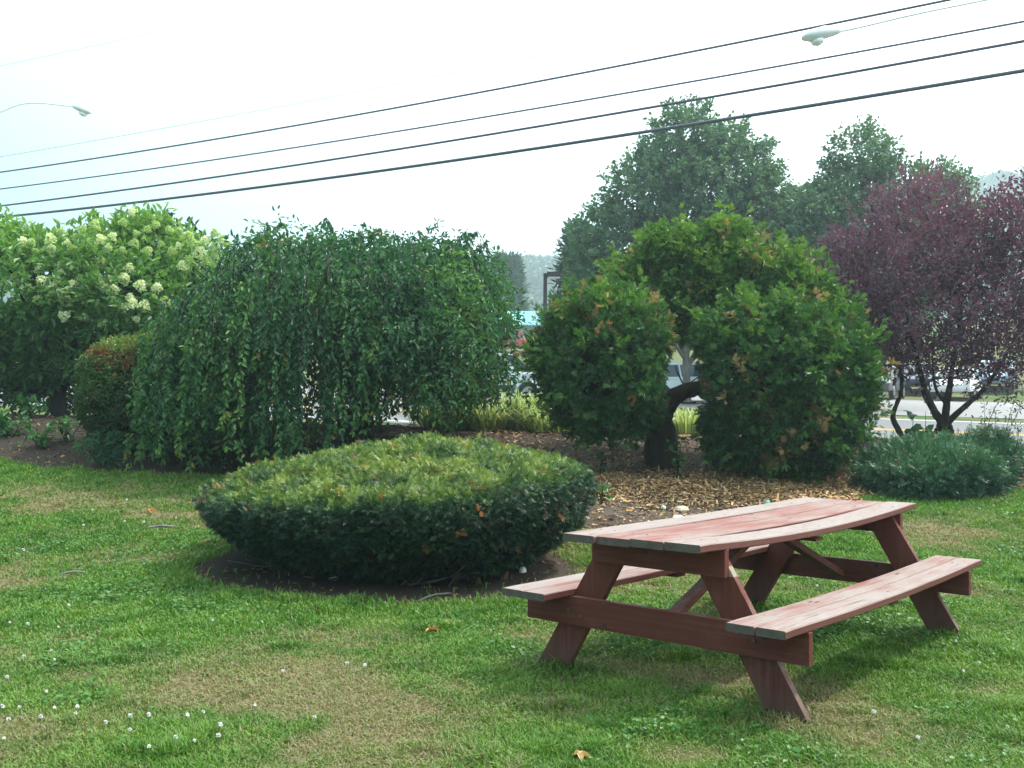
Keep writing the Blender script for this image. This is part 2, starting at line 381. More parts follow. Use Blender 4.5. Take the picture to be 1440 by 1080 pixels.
# road with painted lines, and the parking lot behind it
def strip(s0, s1, t0, t1, dz, zf, ns=2, nt_=60, wob=0.0):
    S, T = np.meshgrid(np.linspace(s0, s1, ns), np.linspace(t0, t1, nt_)); S = S + wob * (noise(np.stack([S, T], -1), .6, 3) - .5)
    X = SX * S - SY * T; Y = SY * S + SX * T; Z = zf(S, T, X, Y) + dz
    i = np.arange(nt_ - 1)[:, None]; j = np.arange(ns - 1)[None]
    return np.stack([X, Y, Z], -1).reshape(-1, 3), np.stack([i * ns + j, (i + 1) * ns + j, (i + 1) * ns + j + 1, i * ns + j + 1], -1).reshape(-1, 4)[:, ::-1]
def asphalt(name, a, b):
    m, t = M(name); n = tnoise(t, 60, 5, .7); n2 = tnoise(t, .4, 4); finish(t, mixc(t, n2, mixc(t, n, a, b), b), .85, bump(t, n, .01, .4), .25); return m
rz = lambda S, T, X, Y: road_z(S, T)
mb = MB(); mb.add(*strip(21.0, 28.9, -40, 90, 0, rz, 8)); tag(mb.build('road', asphalt('worn_asphalt', (.10, .105, .11), (.15, .155, .16)), None, True), kind='structure')
m_wl = plain('white_line', (.72, .72, .70), .7, .2); m_yl = plain('yellow_line', (.68, .42, .10), .7, .2)
for nm, s_, wd, mm in (('road_edge_line', 21.45, .13, m_wl), ('road_edge_line', 28.4, .13, m_wl), ('road_centre_line', 24.75, .11, m_yl), ('road_centre_line', 25.02, .11, m_yl)):
    mb = MB(); mb.add(*strip(s_, s_ + wd, -40, 90, .006, rz)); tag(mb.build(nm, mm), kind='structure')
mb = MB(); mb.add(*strip(31.5, 48.6, -45, 75, 0.0, lambda S, T, X, Y: ground(X, Y), 18)); tag(mb.build('parking_lot', asphalt('pale_asphalt', (.16, .16, .165), (.23, .23, .235)), None, True), kind='structure')
for k in range(14):
    mb = MB(); tt = -22 + k * 2.8; mb.add(*strip(42.5, 47.6, tt, tt + .1, .008, lambda S, T, X, Y: ground(X, Y), 10, 2)); tag(mb.build('parking_line', m_wl), kind='structure')

# ------------------------------------------------------------------ hills and far wood
def hill(name, ridge, D, depth=160, seed=0):
    px = np.linspace(ridge[0][0], ridge[-1][0], 90); py = np.interp(px, [a for a, b in ridge], [b for a, b in ridge]) + (fbm(np.stack([px, px * 0], -1), .012, seed) - .5) * 14
    top = np.array([pt(a, b, D) for a, b in zip(px, py)])
    rows = []
    for u in np.linspace(-1.4, 1, 60):
        r = top.copy(); r[:, 1] = D + u * depth; hz = ground(r[:, 0], r[:, 1])
        prof = math.cos(max(-1, min(1, u)) * math.pi / 2) ** 1.1 if -1 < u < 1 else 0
        r[:, 2] = hz * 0 + 6 + (top[:, 2] - 6) * prof - (2 if abs(u) >= 1 else 0)
        r[:, 2] += (fbm(r[:, :2], .05, seed + 4) - .5) * 5 * (prof > 0)
        rows.append(r)
    G = np.array(rows); ny, nx = G.shape[:2]
    i = np.arange(ny - 1)[:, None]; j = np.arange(nx - 1)[None]
    F = np.stack([i * nx + j, i * nx + j + 1, (i + 1) * nx + j + 1, (i + 1) * nx + j], -1).reshape(-1, 4)
    mb = MB(); mb.add(G.reshape(-1, 3), F)
    tag(mb.build(name, m_hill, None, True), kind='structure')
    return G
m, t = M('wooded_hill'); n = tnoise(t, .16, 6, .6); finish(t, mixc(t, mrange(t, n, .3, .7), (.018, .05, .028), (.05, .095, .045)), .95, bump(t, n, 3, .8), .1); m_hill = m
HA = hill('hill', [(-1100, 425), (-300, 405), (200, 402), (560, 398), (700, 384), (760, 380), (850, 388), (1000, 400), (1200, 420)], 430, 150, 1)
HB = hill('hill', [(900, 420), (1080, 345), (1200, 305), (1300, 280), (1345, 266), (1440, 262), (1600, 236), (1900, 210)], 390, 150, 2)
mb = MB(); q4 = T_quad(.9)
for H, px0, px1, n in ((HA, 600, 860, 900), (HB, 1180, 1560, 1500)):
    ny, nx = H.shape[:2]; cols = H[ny * 35 // 60]
    xpix = 720 + cols[:, 0] / cols[:, 1] * FPX; ok = np.where((xpix > px0) & (xpix < px1))[0]
    ii = rng.integers(8, ny * 37 // 60, n); jj = rng.choice(ok, n); c = H[ii, jj] + rng.normal(0, 1.2, (n, 3)) * [2, 2, .4]
    k = 36; rad = rng.uniform(3, 5.5, n)
    d = rdir(n * k); d[:, 2] = np.abs(d[:, 2]) * .9; P = np.repeat(c, k, 0) + d * np.repeat(rad, k)[:, None]
    mb.scatter(q4, P, frames(rdir(n * k), d + .4 * rdir(n * k)), rng.uniform(1.0, 2.0, n * k), np.clip(np.repeat(rng.random(n), k) * .7 + rng.random(n * k) * .3, 0, 1))
tag(mb.build('forest', m_forest), 'distant wooded hillside canopy', kind='stuff')

# ------------------------------------------------------------------ vegetation builders
def lobes(L_, D, flat=1.0):              # (px, py, rx, ry[, depth offset]) -> centres and radii
    c = np.array([pt(a[0], a[1], D + (a[4] if len(a) > 4 else 0)) for a in L_])
    r = np.array([[a[2] * D / FPX, flat * (a[2] + a[3]) / 2 * D / FPX, a[3] * D / FPX] for a in L_]); return c, r
def sample_lobes(c, r, n, inner=.55, lump=.35, lscale=1.6, seed=0, reject=.72, low=None):
    wgt = (r[:, 0] * r[:, 2] + r[:, 0] * r[:, 1] + r[:, 1] * r[:, 2]); P = np.zeros((0, 3)); Q = np.zeros((0, 3))
    while len(P) < n:
        m_ = int(n * 1.4) + 10; k = rng.choice(len(c), m_, p=wgt / wgt.sum()); d = rdir(m_)
        sh = 1 - (1 - inner) * rng.random(m_) ** 2.2
        base = c[k] + d * r[k]
        sh = sh * (1 - lump / 2 + lump * fbm(base, lscale, seed, 3) * 1.15)
        p = c[k] + d * r[k] * sh[:, None]
        dd = (((p[:, None] - c[None]) / r[None]) ** 2).sum(-1); dd[np.arange(m_), k] = 9
        ok = (dd > reject ** 2).all(1)
        if low is not None: ok &= low(p)
        nrm = unit(d / r[k]); P = np.vstack([P, p[ok]]); Q = np.vstack([Q, nrm[ok]])
    return P[:n], Q[:n]
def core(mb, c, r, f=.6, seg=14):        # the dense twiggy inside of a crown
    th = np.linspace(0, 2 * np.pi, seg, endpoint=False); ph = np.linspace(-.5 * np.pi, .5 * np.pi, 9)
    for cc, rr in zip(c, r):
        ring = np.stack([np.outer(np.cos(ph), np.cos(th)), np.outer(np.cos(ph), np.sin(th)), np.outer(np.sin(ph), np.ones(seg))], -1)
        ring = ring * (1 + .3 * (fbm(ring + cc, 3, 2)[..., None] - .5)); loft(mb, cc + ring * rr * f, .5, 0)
def twigs(mb, P, Q, tmpl, size, k, length, up=0.3, spread=.8, tint=None, age=None, nbias=.5):
    """k leaves set along a short twig that starts at each P and grows along Q"""
    n = len(P); d = unit(Q + up * np.array([0, 0, 1]) + spread * .5 * rdir(n)); u = np.tile(np.linspace(.1, 1, k), n)
    idx = np.repeat(np.arange(n), k); side = rdir(n * k); ax = unit(d[idx] * .6 + side * spread)
    pos = P[idx] + d[idx] * (u * length)[:, None] + side * (length * .12)
    nr = nbias * np.array([0, 0, 1]) + .5 * Q[idx] + .6 * rdir(n * k)
    t_ = (rng.random(n)[idx] * .5 + rng.random(n * k) * .5) if tint is None else np.clip(tint[idx] + (rng.random(n * k) - .5) * .35, 0, 1)
    mb.scatter(tmpl, pos, frames(ax, nr), size * rng.uniform(.7, 1.25, n * k), t_, None if age is None else age[idx])
def limb_tree(mb, base, tops, r0, rng_=rng, trunk_top=None, kink=.12, seg=8):
    """a trunk with a limb curving from it to each of the crown points"""
    base = np.asarray(base, float); tt = np.asarray(trunk_top, float)
    mid = (base + tt) / 2 + rng_.normal(0, .04, 3) * np.linalg.norm(tt - base)
    tr = curve([base - [0, 0, .15], base + (mid - base) * .3, mid, tt], 12); tube(mb, tr, np.interp(np.linspace(0, 1, len(tr)), [0, .12, 1], [r0 * 1.45, r0, r0 * .6]), seg + 4, .5, .15)
    for p in tops:
        a = tr[int(len(tr) * rng_.uniform(.55, .98))]; p = np.asarray(p, float); m1 = a + (p - a) * .5 + rng_.normal(0, kink, 3) * np.linalg.norm(p - a)
        cv = curve([a, m1, p], 10); tube(mb, cv, np.linspace(r0 * .45, r0 * .07, len(cv)), seg - 2, .5, .1)
        for _ in range(3):
            b = cv[int(len(cv) * rng_.uniform(.4, .95))]; e = b + unit(p - a + rng_.normal(0, .9, 3) * np.linalg.norm(p - a)) * np.linalg.norm(p - a) * .22
            cv2 = curve([b, (b + e) / 2 + rng_.normal(0, .05, 3), e], 6); tube(mb, cv2, np.linspace(r0 * .14, r0 * .03, len(cv2)), 5)

LEAF = T_leaf(); LEAFN = T_leaf(.50, .10, .22); QUAD = T_quad(.75)

def broad_tree(name, label, cat, L_, D, base_px, leaf, ncl, k, mat, tlen, r0, trunk_top, bark=None, group=None, inner=.45, lump=.5, lscale=.5, tmpl=QUAD, up=.2, flat=1.0, ntop=14):
    c, r = lobes(L_, D, flat); b = onground(base_px, D)
    P_ = Plant(name, label, cat, b, group)
    mbt = MB(); tops = [cc + rr * rdir(1)[0] * .6 for cc, rr in zip(c, r) for _ in range(max(1, ntop // len(c)))]
    limb_tree(mbt, b, tops, r0, trunk_top=pt(*trunk_top, D)); P_.part(mbt, 'trunk', bark or m_bark, True)
    P, Q = sample_lobes(c, r, ncl, inner, lump, lscale, seed=int(D) + len(L_)); mbc = MB()
    twigs(mbc, P, Q, tmpl, leaf, k, tlen, up=up); P_.part(mbc, 'crown', mat)
    return P_

# ------------------------------------------------------------------ far trees
broad_tree('linden_tree', 'tall dome-shaped green tree behind the clipped evergreen', 'tree',
    [(962, 208, 46, 48, 0), (1025, 235, 52, 48, .6), (908, 280, 52, 48, -.4), (985, 290, 80, 70, .3), (1065, 310, 42, 60, 0), (868, 340, 46, 45, 0), (1020, 380, 100, 70, .2), (838, 385, 30, 35, .3), (1090, 355, 40, 50, .8)],
    37, 966, .15, 3000, 26, m_linden, .6, .17, (966, 420), m_barkg)
broad_tree('linden_tree', 'second tall pale green tree right of the dome-shaped one', 'tree',
    [(1208, 222, 36, 38, 0), (1195, 275, 45, 50, 0), (1250, 278, 48, 52, .3), (1215, 335, 85, 70, .2), (1150, 330, 50, 60, -.3), (1275, 350, 60, 70, 0), (1215, 410, 85, 70, 0), (1318, 290, 40, 60, .6)],
    35, 1215, .14, 2300, 24, m_linden, .6, .16, (1215, 430), m_barkg)
broad_tree('dark_shade_tree', 'low dark broad tree filling the gap between the two lindens', 'tree',
    [(1120, 360, 60, 70, 0), (1090, 420, 70, 60, .3), (1150, 430, 55, 70, 0)], 40, 1120, .3, 700, 12, m_hydr_dark, .9, .16, (1120, 470))
def conifer(name, label, px_top, py_top, py_base, half, D, mat, n, size, base_half=None):
    top = pt(px_top, py_top, D); b = onground(px_top, D); H = top[2] - b[2]; P_ = Plant(name, label, 'tree', b); mt = MB()
    tube(mt, [b - [0, 0, .2], b + [0, 0, H * .5], top - [0, 0, .3]], [H * .022, H * .014, .02], 8, .5, .1); mc = MB()
    W = half * D / FPX; z0 = pt(px_top, py_base, D)[2] - b[2]
    nb = n; u = rng.random(nb) ** .8; z = z0 + (H - z0) * u; th = rng.uniform(0, 2 * np.pi, nb); ln = W * (1 - u) ** .75 * rng.uniform(.65, 1.1, nb) + .15
    d = np.stack([np.cos(th), np.sin(th), -.05 + .5 * u], -1); s0 = b + np.stack([0 * z, 0 * z, z], -1)
    k = 16; idx = np.repeat(np.arange(nb), k); tt = rng.random(nb * k) ** .6
    P = s0[idx] + d[idx] * (ln[idx] * tt)[:, None] + np.stack([0 * tt, 0 * tt, -.12 * ln[idx] * tt ** 2], -1) + rng.normal(0, .1, (nb * k, 3))
    Q = unit(d[idx] + .5 * rdir(nb * k)); mc.scatter(T_sprig(7, .2, .5, .4, 5), P, frames(Q, np.array([0, 0, 1.]) + .5 * rdir(nb * k)), size * rng.uniform(.7, 1.3, nb * k), np.clip(.5 * rng.random(nb)[idx] + .5 * rng.random(nb * k), 0, 1))
    for a in range(0, nb, max(1, nb // 60)): tube(mt, [s0[a], s0[a] + d[a] * ln[a]], [.04, .01], 4)
    P_.part(mt, 'trunk', m_bark, True); P_.part(mc, 'crown', mat); return P_
conifer('pine_tree', 'hazy blue-green pine between the weeping cherry and the lamp post', 712, 366, 500, 32, 115, m_pine, 260, 1.1)
conifer('spruce_tree', 'dark blue-green spruce standing behind the lamp post', 822, 330, 560, 46, 46, m_spruce, 190, .7)

# ------------------------------------------------------------------ weeping cherry
def weeping_cherry():
    D = 15.0; b = onground(506, D); b[2] -= .03
    P_ = Plant('weeping_cherry', 'broad weeping cherry tree with branches hanging to the ground behind the round hedge', 'tree', b)
    mt = MB(); fork = pt(500, 480, D)
    tr = curve([b - [0, 0, .2], b + [0, 0, .25], pt(508, 560, D), fork], 12); tube(mt, tr, np.interp(np.linspace(0, 1, len(tr)), [0, .15, 1], [.30, .215, .15]), 12, .5, .2)
    X = lambda px: (px - 720) / FPX * D
    # height of the umbrella top over the ground plan
    tp = np.array([(205, 520), (235, 462), (280, 415), (325, 392), (350, 352), (385, 328), (420, 332), (470, 328), (540, 330), (600, 338), (640, 332), (670, 362), (695, 420), (718, 470)])
    cx, hw = X(452), X(690) - X(452)
    def topz(x, y):
        px = 720 + x / D * FPX; zt = pt(0, 540, D)[2] + 0 * x; zz = CAM_H + (571.7 - np.interp(px, tp[:, 0], tp[:, 1])) * D / FPX
        rr = np.clip(np.abs(y - D) / 2.5, 0, 1); return zz - .9 * rr ** 2.2 + .55 * (fbm(np.stack([x, y], -1), 1.5, 44, 3) - .5) - .04
    mc = MB(); ml = MB(); starts = []
    for k in range(30):                  # main limbs arch out from the fork
        th = rng.uniform(0, 2 * np.pi); rr = math.sqrt(rng.random()) * .9; e = np.array([cx + hw * rr * math.cos(th), D + 2.3 * rr * math.sin(th), 0]); e[2] = topz(e[0], e[1]) - rng.uniform(.3, .8)
        m1 = fork + (e - fork) * .5 + [0, 0, .25]; cv = curve([fork + rng.normal(0, .05, 3), m1, e], 10); tube(mt, cv, np.linspace(.07, .015, len(cv)), 6)
    tuft = []
    for px in np.linspace(222, 702, 46):
        for q in range(2): tuft.append((px + rng.normal(0, 6), np.interp(px, tp[:, 0], tp[:, 1]) + rng.uniform(12, 34), rng.uniform(16, 30), rng.uniform(14, 24), rng.uniform(-1.0, .8)))
    for k in range(250):
        px = rng.uniform(225, 700); yt = np.interp(px, tp[:, 0], tp[:, 1]); u = rng.random(); dd = D + rng.uniform(-2.2, 1.9) * (1 - .55 * (1 - u) * 0)
        fr = 1 - min(1, abs(dd - D) / 2.5) ** 2; py = yt + 26 + (1 - fr) * 60 + u * 200 * (.4 + .6 * abs(px - 460) / 240)
        if py > np.interp(px, [220, 330, 480, 560, 700], [600, 600, 580, 550, 520]) + (20 if dd > D + .5 else 0): continue
        tuft.append((px, py, rng.uniform(18, 38), rng.uniform(18, 34), dd - D))
    ct = np.array([pt(a[0], a[1], D + a[4]) for a in tuft]); rt = np.array([[a[2], (a[2] + a[3]) / 2, a[3]] for a in tuft]) * D / FPX
    P, Q = sample_lobes(ct, rt, 4600, .6, .5, 2.5, 12, .5); Q = unit(Q * [1, 1, .5] + np.array([0, 0, -.35]))
    lo_ = fbm(P, 1.3, 23, 2)
    twigs(mc, P, Q, LEAFN, .08, 11, .32, up=-.45, spread=.85, tint=np.clip((lo_ - .24) * 1.2 + .3 * rng.random(len(P)) - .05 + .3 * smooth(-3.9, -5.2, P[:, 0]), 0, 1), age=(rng.random(len(P)) < .012) * .7, nbias=.6)
    n = 950
    ux = rng.uniform(-1, 1, n * 2); uy = rng.uniform(-1, 1, n * 2); ok = (ux ** 2 + uy ** 2 < 1); ux, uy = ux[ok][:n], uy[ok][:n]; n = len(ux)
    # more strands along the rim so the curtain closes
    hk = np.stack([rng.choice(ux[:170], n), 0 * ux], -1); ci = rng.integers(0, 170, n); tight = rng.random(n) < .35
    ux = np.where(tight, ux[ci] + rng.normal(0, .035, n), ux); uy = np.where(tight, uy[ci] + rng.normal(0, .035, n), uy)
    rim = rng.random(n) < .45; rr = np.hypot(ux, uy); f = np.where(rim, (.75 + .25 * rng.random(n)) / np.maximum(rr, .05), 1); ux, uy = ux * f, uy * f
    x0 = cx + hw * ux; y0 = D + 2.4 * uy; z0 = topz(x0, y0) - rng.random(n) ** 2 * .55
    pxs = 720 + x0 / y0 * FPX
    yb = np.interp(pxs, [190, 260, 330, 345, 430, 470, 520, 600, 660, 720], [648, 660, 652, 640, 638, 625, 590, 575, 562, 568]) + rng.normal(0, 14, n)
    zend = np.maximum(CAM_H + (571.7 - yb) * y0 / FPX, ground(x0, y0) + .04)
    zend = np.where(rng.random(n) < .42, zend + rng.random(n) * (z0 - zend) * .75, zend)
    lay = rng.random(n) < .6; za = zend + (z0 - zend) * rng.random(n) ** .8; L2 = rng.uniform(.45, 1.0, n)
    zend = np.where(lay, np.maximum(zend, za - L2), zend); z0 = np.where(lay, za, z0); sh = np.where(lay, .90, 1.0); x0 = cx + (x0 - cx) * sh; y0 = D + (y0 - D) * sh
    for i in range(n):
        Lh = max(.25, z0[i] - zend[i]); a = np.array([x0[i], y0[i], z0[i]]); out = unit(np.array([x0[i] - cx, (y0[i] - D) * 1.2, 0]) + rng.normal(0, .6, 3) * [1, 1, 0])
        m_ = max(4, int(Lh / .16)); u = np.linspace(0, 1, m_)
        if rng.random() < .12: rise = .28
        else: rise = .10
        sp = a + out * (np.sqrt(u) * (rng.uniform(.3, .6) if lay[i] else rng.uniform(.12, .5) * min(1, Lh)))[:, None] + np.array([0, 0, 1]) * (-Lh * u + rise * np.sin(np.minimum(u * 4, 1) * np.pi) * (u < .25))[:, None]
        sp[1:-1] += np.cumsum(rng.normal(0, .022, (m_ - 2, 3)), 0) * [1, 1, .3]
        if i % 2 == 0: tube(mt, sp, np.linspace(.010, .003, m_), 3, cap=False)
        nl = int(Lh * 40) + 4; uu = np.sort(rng.random(nl)); pos = np.stack([np.interp(uu, u, sp[:, q]) for q in range(3)], -1)
        side = rdir(nl); side[:, 2] *= .3; ax = unit(side * .9 + out * .25 + np.array([0, 0, -.55])); nr = unit(out * .7 + .8 * rdir(nl) + np.array([0, 0, .8]))
        base_t = np.clip((float(fbm(a[None] * [1, 1, .5], 1.7, 88, 2)[0]) - .28) * 1.2, 0, .6) + rng.random() * .1; tn = np.clip(base_t + rng.random(nl) * .35 + .22 * (uu > .85) * (rng.random() < .4), 0, 1)
        ag = np.where((uu > .8) & (rng.random(nl) < .05), .75, 0)
        mc.scatter(LEAFN, pos, frames(ax, nr), rng.uniform(.05, .105, nl), tn, ag)
    # short upright shoots poking out of the top
    for px, py in ((392, 322), (402, 318), (380, 330), (466, 312), (655, 328), (640, 330), (668, 345), (520, 326), (575, 328), (345, 355), (330, 372)):
        a = pt(px, py + 14, D + rng.uniform(-.6, .6)); e = a + np.array([rng.uniform(.15, .45) * (1 if px > 500 else -1), 0, -.12]); md = (a + e) / 2 + [0, 0, .22]
        cv = curve([a - [0, 0, .25], a, md, e], 10); tube(mt, cv, np.linspace(.012, .004, len(cv)), 4); nl = 34; uu = rng.random(nl) * (len(cv) - 1)
        pos = cv[uu.astype(int)]; mc.scatter(LEAFN, pos + rng.normal(0, .02, (nl, 3)), frames(rdir(nl) * .6 + [0, 0, -.6], rdir(nl) + [0, 0, .6]), rng.uniform(.07, .11, nl), rng.random(nl) * .7)
    # a bare sunlit stub of branch shows through the front
    cv = curve([pt(456, 396, D - 1.9), pt(458, 378, D - 2.2), pt(464, 366, D - 2.25)], 6); mbr = MB(); tube(mbr, cv, np.linspace(.03, .02, len(cv)), 7)
    P_.part(mt, 'trunk', m_bark, True); P_.part(mc, 'crown', m_cherry); P_.part(mbr, 'branch_stub', m_barkg, True)
weeping_cherry()

# ------------------------------------------------------------------ cloud-pruned thuja
def thuja():
    D = 14.0; b = onground(932, D); P_ = Plant('pruned_thuja', 'large arch-shaped clipped evergreen with dark forked trunk in the mulch bed', 'tree', b)
    LB = [(851, 512, 82, 84, -.8), (880, 440, 48, 32, .5), (908, 405, 52, 44, .9), (978, 385, 66, 56, .7), (1062, 402, 70, 50, .4), (1112, 432, 56, 50, .2), (1078, 512, 92, 74, -.9), (1158, 522, 56, 80, -.4), (1095, 600, 94, 46, -.8), (968, 446, 66, 50, .6), (1008, 342, 34, 26, .5), (935, 352, 30, 28, .5), (1158, 470, 40, 44, .1), (886, 566, 40, 28, -.3)]
    c, r = lobes(LB, D)
    def low(p, grow=0):
        px = 720 + p[:, 0] / p[:, 1] * FPX; py = 571.7 - (p[:, 2] - CAM_H) / p[:, 1] * FPX
        hole = ((px - 960) / (42 + grow)) ** 2 + ((py - 545) / (70 + grow)) ** 2 < 1
        return ~hole & (p[:, 2] > ground(p[:, 0], p[:, 1]) + .05)
    mc = MB(); P, Q = sample_lobes(c, r, 9500, .66, .55, 3.6, 3, .80, low)
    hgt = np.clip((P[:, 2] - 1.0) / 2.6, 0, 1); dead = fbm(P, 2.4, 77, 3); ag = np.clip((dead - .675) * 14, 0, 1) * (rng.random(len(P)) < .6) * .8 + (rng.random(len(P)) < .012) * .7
    for bx, by, br_ in ((1083, 585, .22), (1060, 630, .16), (1105, 590, .2), (830, 465, .16), (1110, 432, .2), (900, 428, .15), (1042, 632, .14), (905, 560, .14)):
        pb = pt(bx, by, D); ag = np.maximum(ag, (np.hypot(P[:, 0] - pb[0], P[:, 2] - pb[2]) < br_ * rng.uniform(.5, 1.1, len(P))) * (rng.random(len(P)) < .55) * .85)
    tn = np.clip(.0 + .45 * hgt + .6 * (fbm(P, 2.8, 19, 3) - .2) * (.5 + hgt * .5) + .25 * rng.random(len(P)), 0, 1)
    ds = np.array([T_fan(7, s_) [0] for s_ in (2, 3)])
    for s_ in range(3):
        sel = np.arange(len(P)) % 3 == s_
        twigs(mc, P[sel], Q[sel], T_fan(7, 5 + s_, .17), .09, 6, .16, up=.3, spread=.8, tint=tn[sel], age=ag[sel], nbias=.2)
    P, Q = sample_lobes(c, r, 700, .94, .5, 3.6, 3, .95, lambda p: low(p, 22)); Q = unit(Q + .5 * rdir(len(P)))
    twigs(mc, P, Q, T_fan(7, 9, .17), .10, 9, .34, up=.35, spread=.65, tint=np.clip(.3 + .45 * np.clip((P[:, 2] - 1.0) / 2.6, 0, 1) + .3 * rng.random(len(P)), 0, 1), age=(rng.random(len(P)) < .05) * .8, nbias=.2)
    mk = MB(); core(mk, c[[4, 5, 6, 7, 8, 3]], r[[4, 5, 6, 7, 8, 3]], .55); mk2 = MB(); core(mk2, c[[0]], r[[0]], .55); P_.part(mk2, 'inner_branches', m_core, True)
    mt = MB()
    tr = curve([b - [0, 0, .2], pt(930, 600, D), pt(925, 575, D), pt(915, 545, D), pt(905, 500, D)], 14); tube(mt, tr, np.interp(np.linspace(0, 1, len(tr)), [0, .2, .5, 1], [.27, .2, .17, .09]), 12, .5, .25)
    br = curve([pt(930, 590, D), pt(938, 568, D - .1), pt(955, 551, D - .15), pt(978, 544, D - .2), pt(1010, 530, D - .2), pt(1040, 480, D)], 16); tube(mt, br, np.linspace(.15, .07, len(br)), 10, .5, .2)
    b2 = curve([pt(915, 545, D), pt(930, 480, D + .1), pt(980, 420, D)], 8); tube(mt, b2, np.linspace(.10, .04, len(b2)), 8, .5, .2)
    for _ in range(26):
        a = br[rng.integers(4, len(br))]; e = a + unit(rng.normal(0, 1, 3) + [0, 0, -.1]) * rng.uniform(.2, .6); tube(mt, curve([a, (a + e) / 2 + rng.normal(0, .05, 3), e], 5), .010, 4)
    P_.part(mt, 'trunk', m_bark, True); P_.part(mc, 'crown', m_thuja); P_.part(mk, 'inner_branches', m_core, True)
thuja()

# ------------------------------------------------------------------ purple plum
def plum():
    D = 15.3; b = onground(1322, D)
    P_ = Plant('purple_plum', 'purple-leaved plum tree with thin forked dark trunks right of the clipped evergreen', 'tree', b)
    LB = [(1205, 400, 50, 70, -.3), (1260, 370, 75, 85, 0), (1200, 450, 45, 55, 0), (1295, 310, 40, 60, .2), (1335, 360, 60, 60, .2), (1410, 330, 45, 55, 0), (1470, 370, 70, 95, 0), (1395, 400, 60, 60, .2), (1290, 455, 95, 70, -.2), (1385, 450, 95, 75, -.2), (1240, 490, 55, 45, .3), (1425, 485, 70, 45, 0), (1340, 500, 80, 25, 0), (1440, 300, 36, 36, .2)]
    c, r = lobes(LB, D, 1.0); mc = MB()
    P, Q = sample_lobes(c, r, 2500, .3, .8, 1.3, 9, .5)
    ed = fbm(P, 1.1, 66, 3); twigs(mc, P, Q, LEAF, .075, 13, .42, up=.9, spread=.55, tint=np.clip((ed - .3) * 1.4, 0, 1) * .8, nbias=.4)
    for px, py, ln in ((1195, 330, 60), (1215, 325, 50), (1180, 350, 50), (1245, 310, 60), (1290, 250, 55), (1312, 228, 60), (1330, 240, 60), (1365, 285, 50), (1395, 262, 50), (1412, 255, 60), (1425, 262, 50), (1440, 280, 50), (1455, 262, 60), (1380, 300, 50)):
        for q in range(2):
            dd = D + rng.uniform(-.8, .8); e = pt(px + rng.normal(0, 5), py + rng.normal(0, 6), dd); a = pt(px - 8 + rng.normal(0, 10), py + ln + 30, dd); nl = 46; u = rng.random(nl)[:, None]; pos = a + (e - a) * u + rng.normal(0, .03, (nl, 3))
            mc.scatter(LEAF, pos, frames(unit(e - a) * .6 + rdir(nl) * .8, rdir(nl) + [0, 0, .4]), rng.uniform(.05, .085, nl), np.clip(.5 + .5 * rng.random(nl), 0, 1))
    mt = MB()
    def br(pts, a, z, sg=8): cv = curve([pt(p[0], p[1], D + (p[2] if len(p) > 2 else 0)) for p in pts], 14); tube(mt, cv, np.linspace(a, z, len(cv)), sg, .5, .2)
    br([(1320, 625), (1322, 600), (1328, 588)], .085, .08); br([(1338, 625, .1), (1336, 600, .1), (1330, 586)], .06, .07)
    br([(1328, 590), (1318, 578), (1308, 560), (1300, 540), (1290, 500), (1275, 440), (1270, 380)], .07, .02)
    br([(1330, 590), (1331, 565), (1335, 540), (1340, 500), (1350, 430), (1345, 350)], .065, .02)
    br([(1333, 588), (1348, 573), (1365, 558), (1385, 538), (1410, 500), (1440, 440)], .05, .02)
    br([(1273, 622, -.2), (1266, 602, -.2), (1256, 582, -.2), (1262, 560, -.2), (1268, 540, -.2), (1262, 490), (1235, 430)], .05, .02)
    br([(1330, 560), (1318, 545), (1312, 520), (1310, 480)], .03, .012, 6); br([(1308, 560), (1300, 553), (1296, 540)], .03, .012, 6); br([(1345, 520), (1365, 480), (1400, 420)], .03, .012, 6)
    P_.part(mt, 'trunk', m_bark, True); P_.part(mc, 'crown', m_plum)
plum()

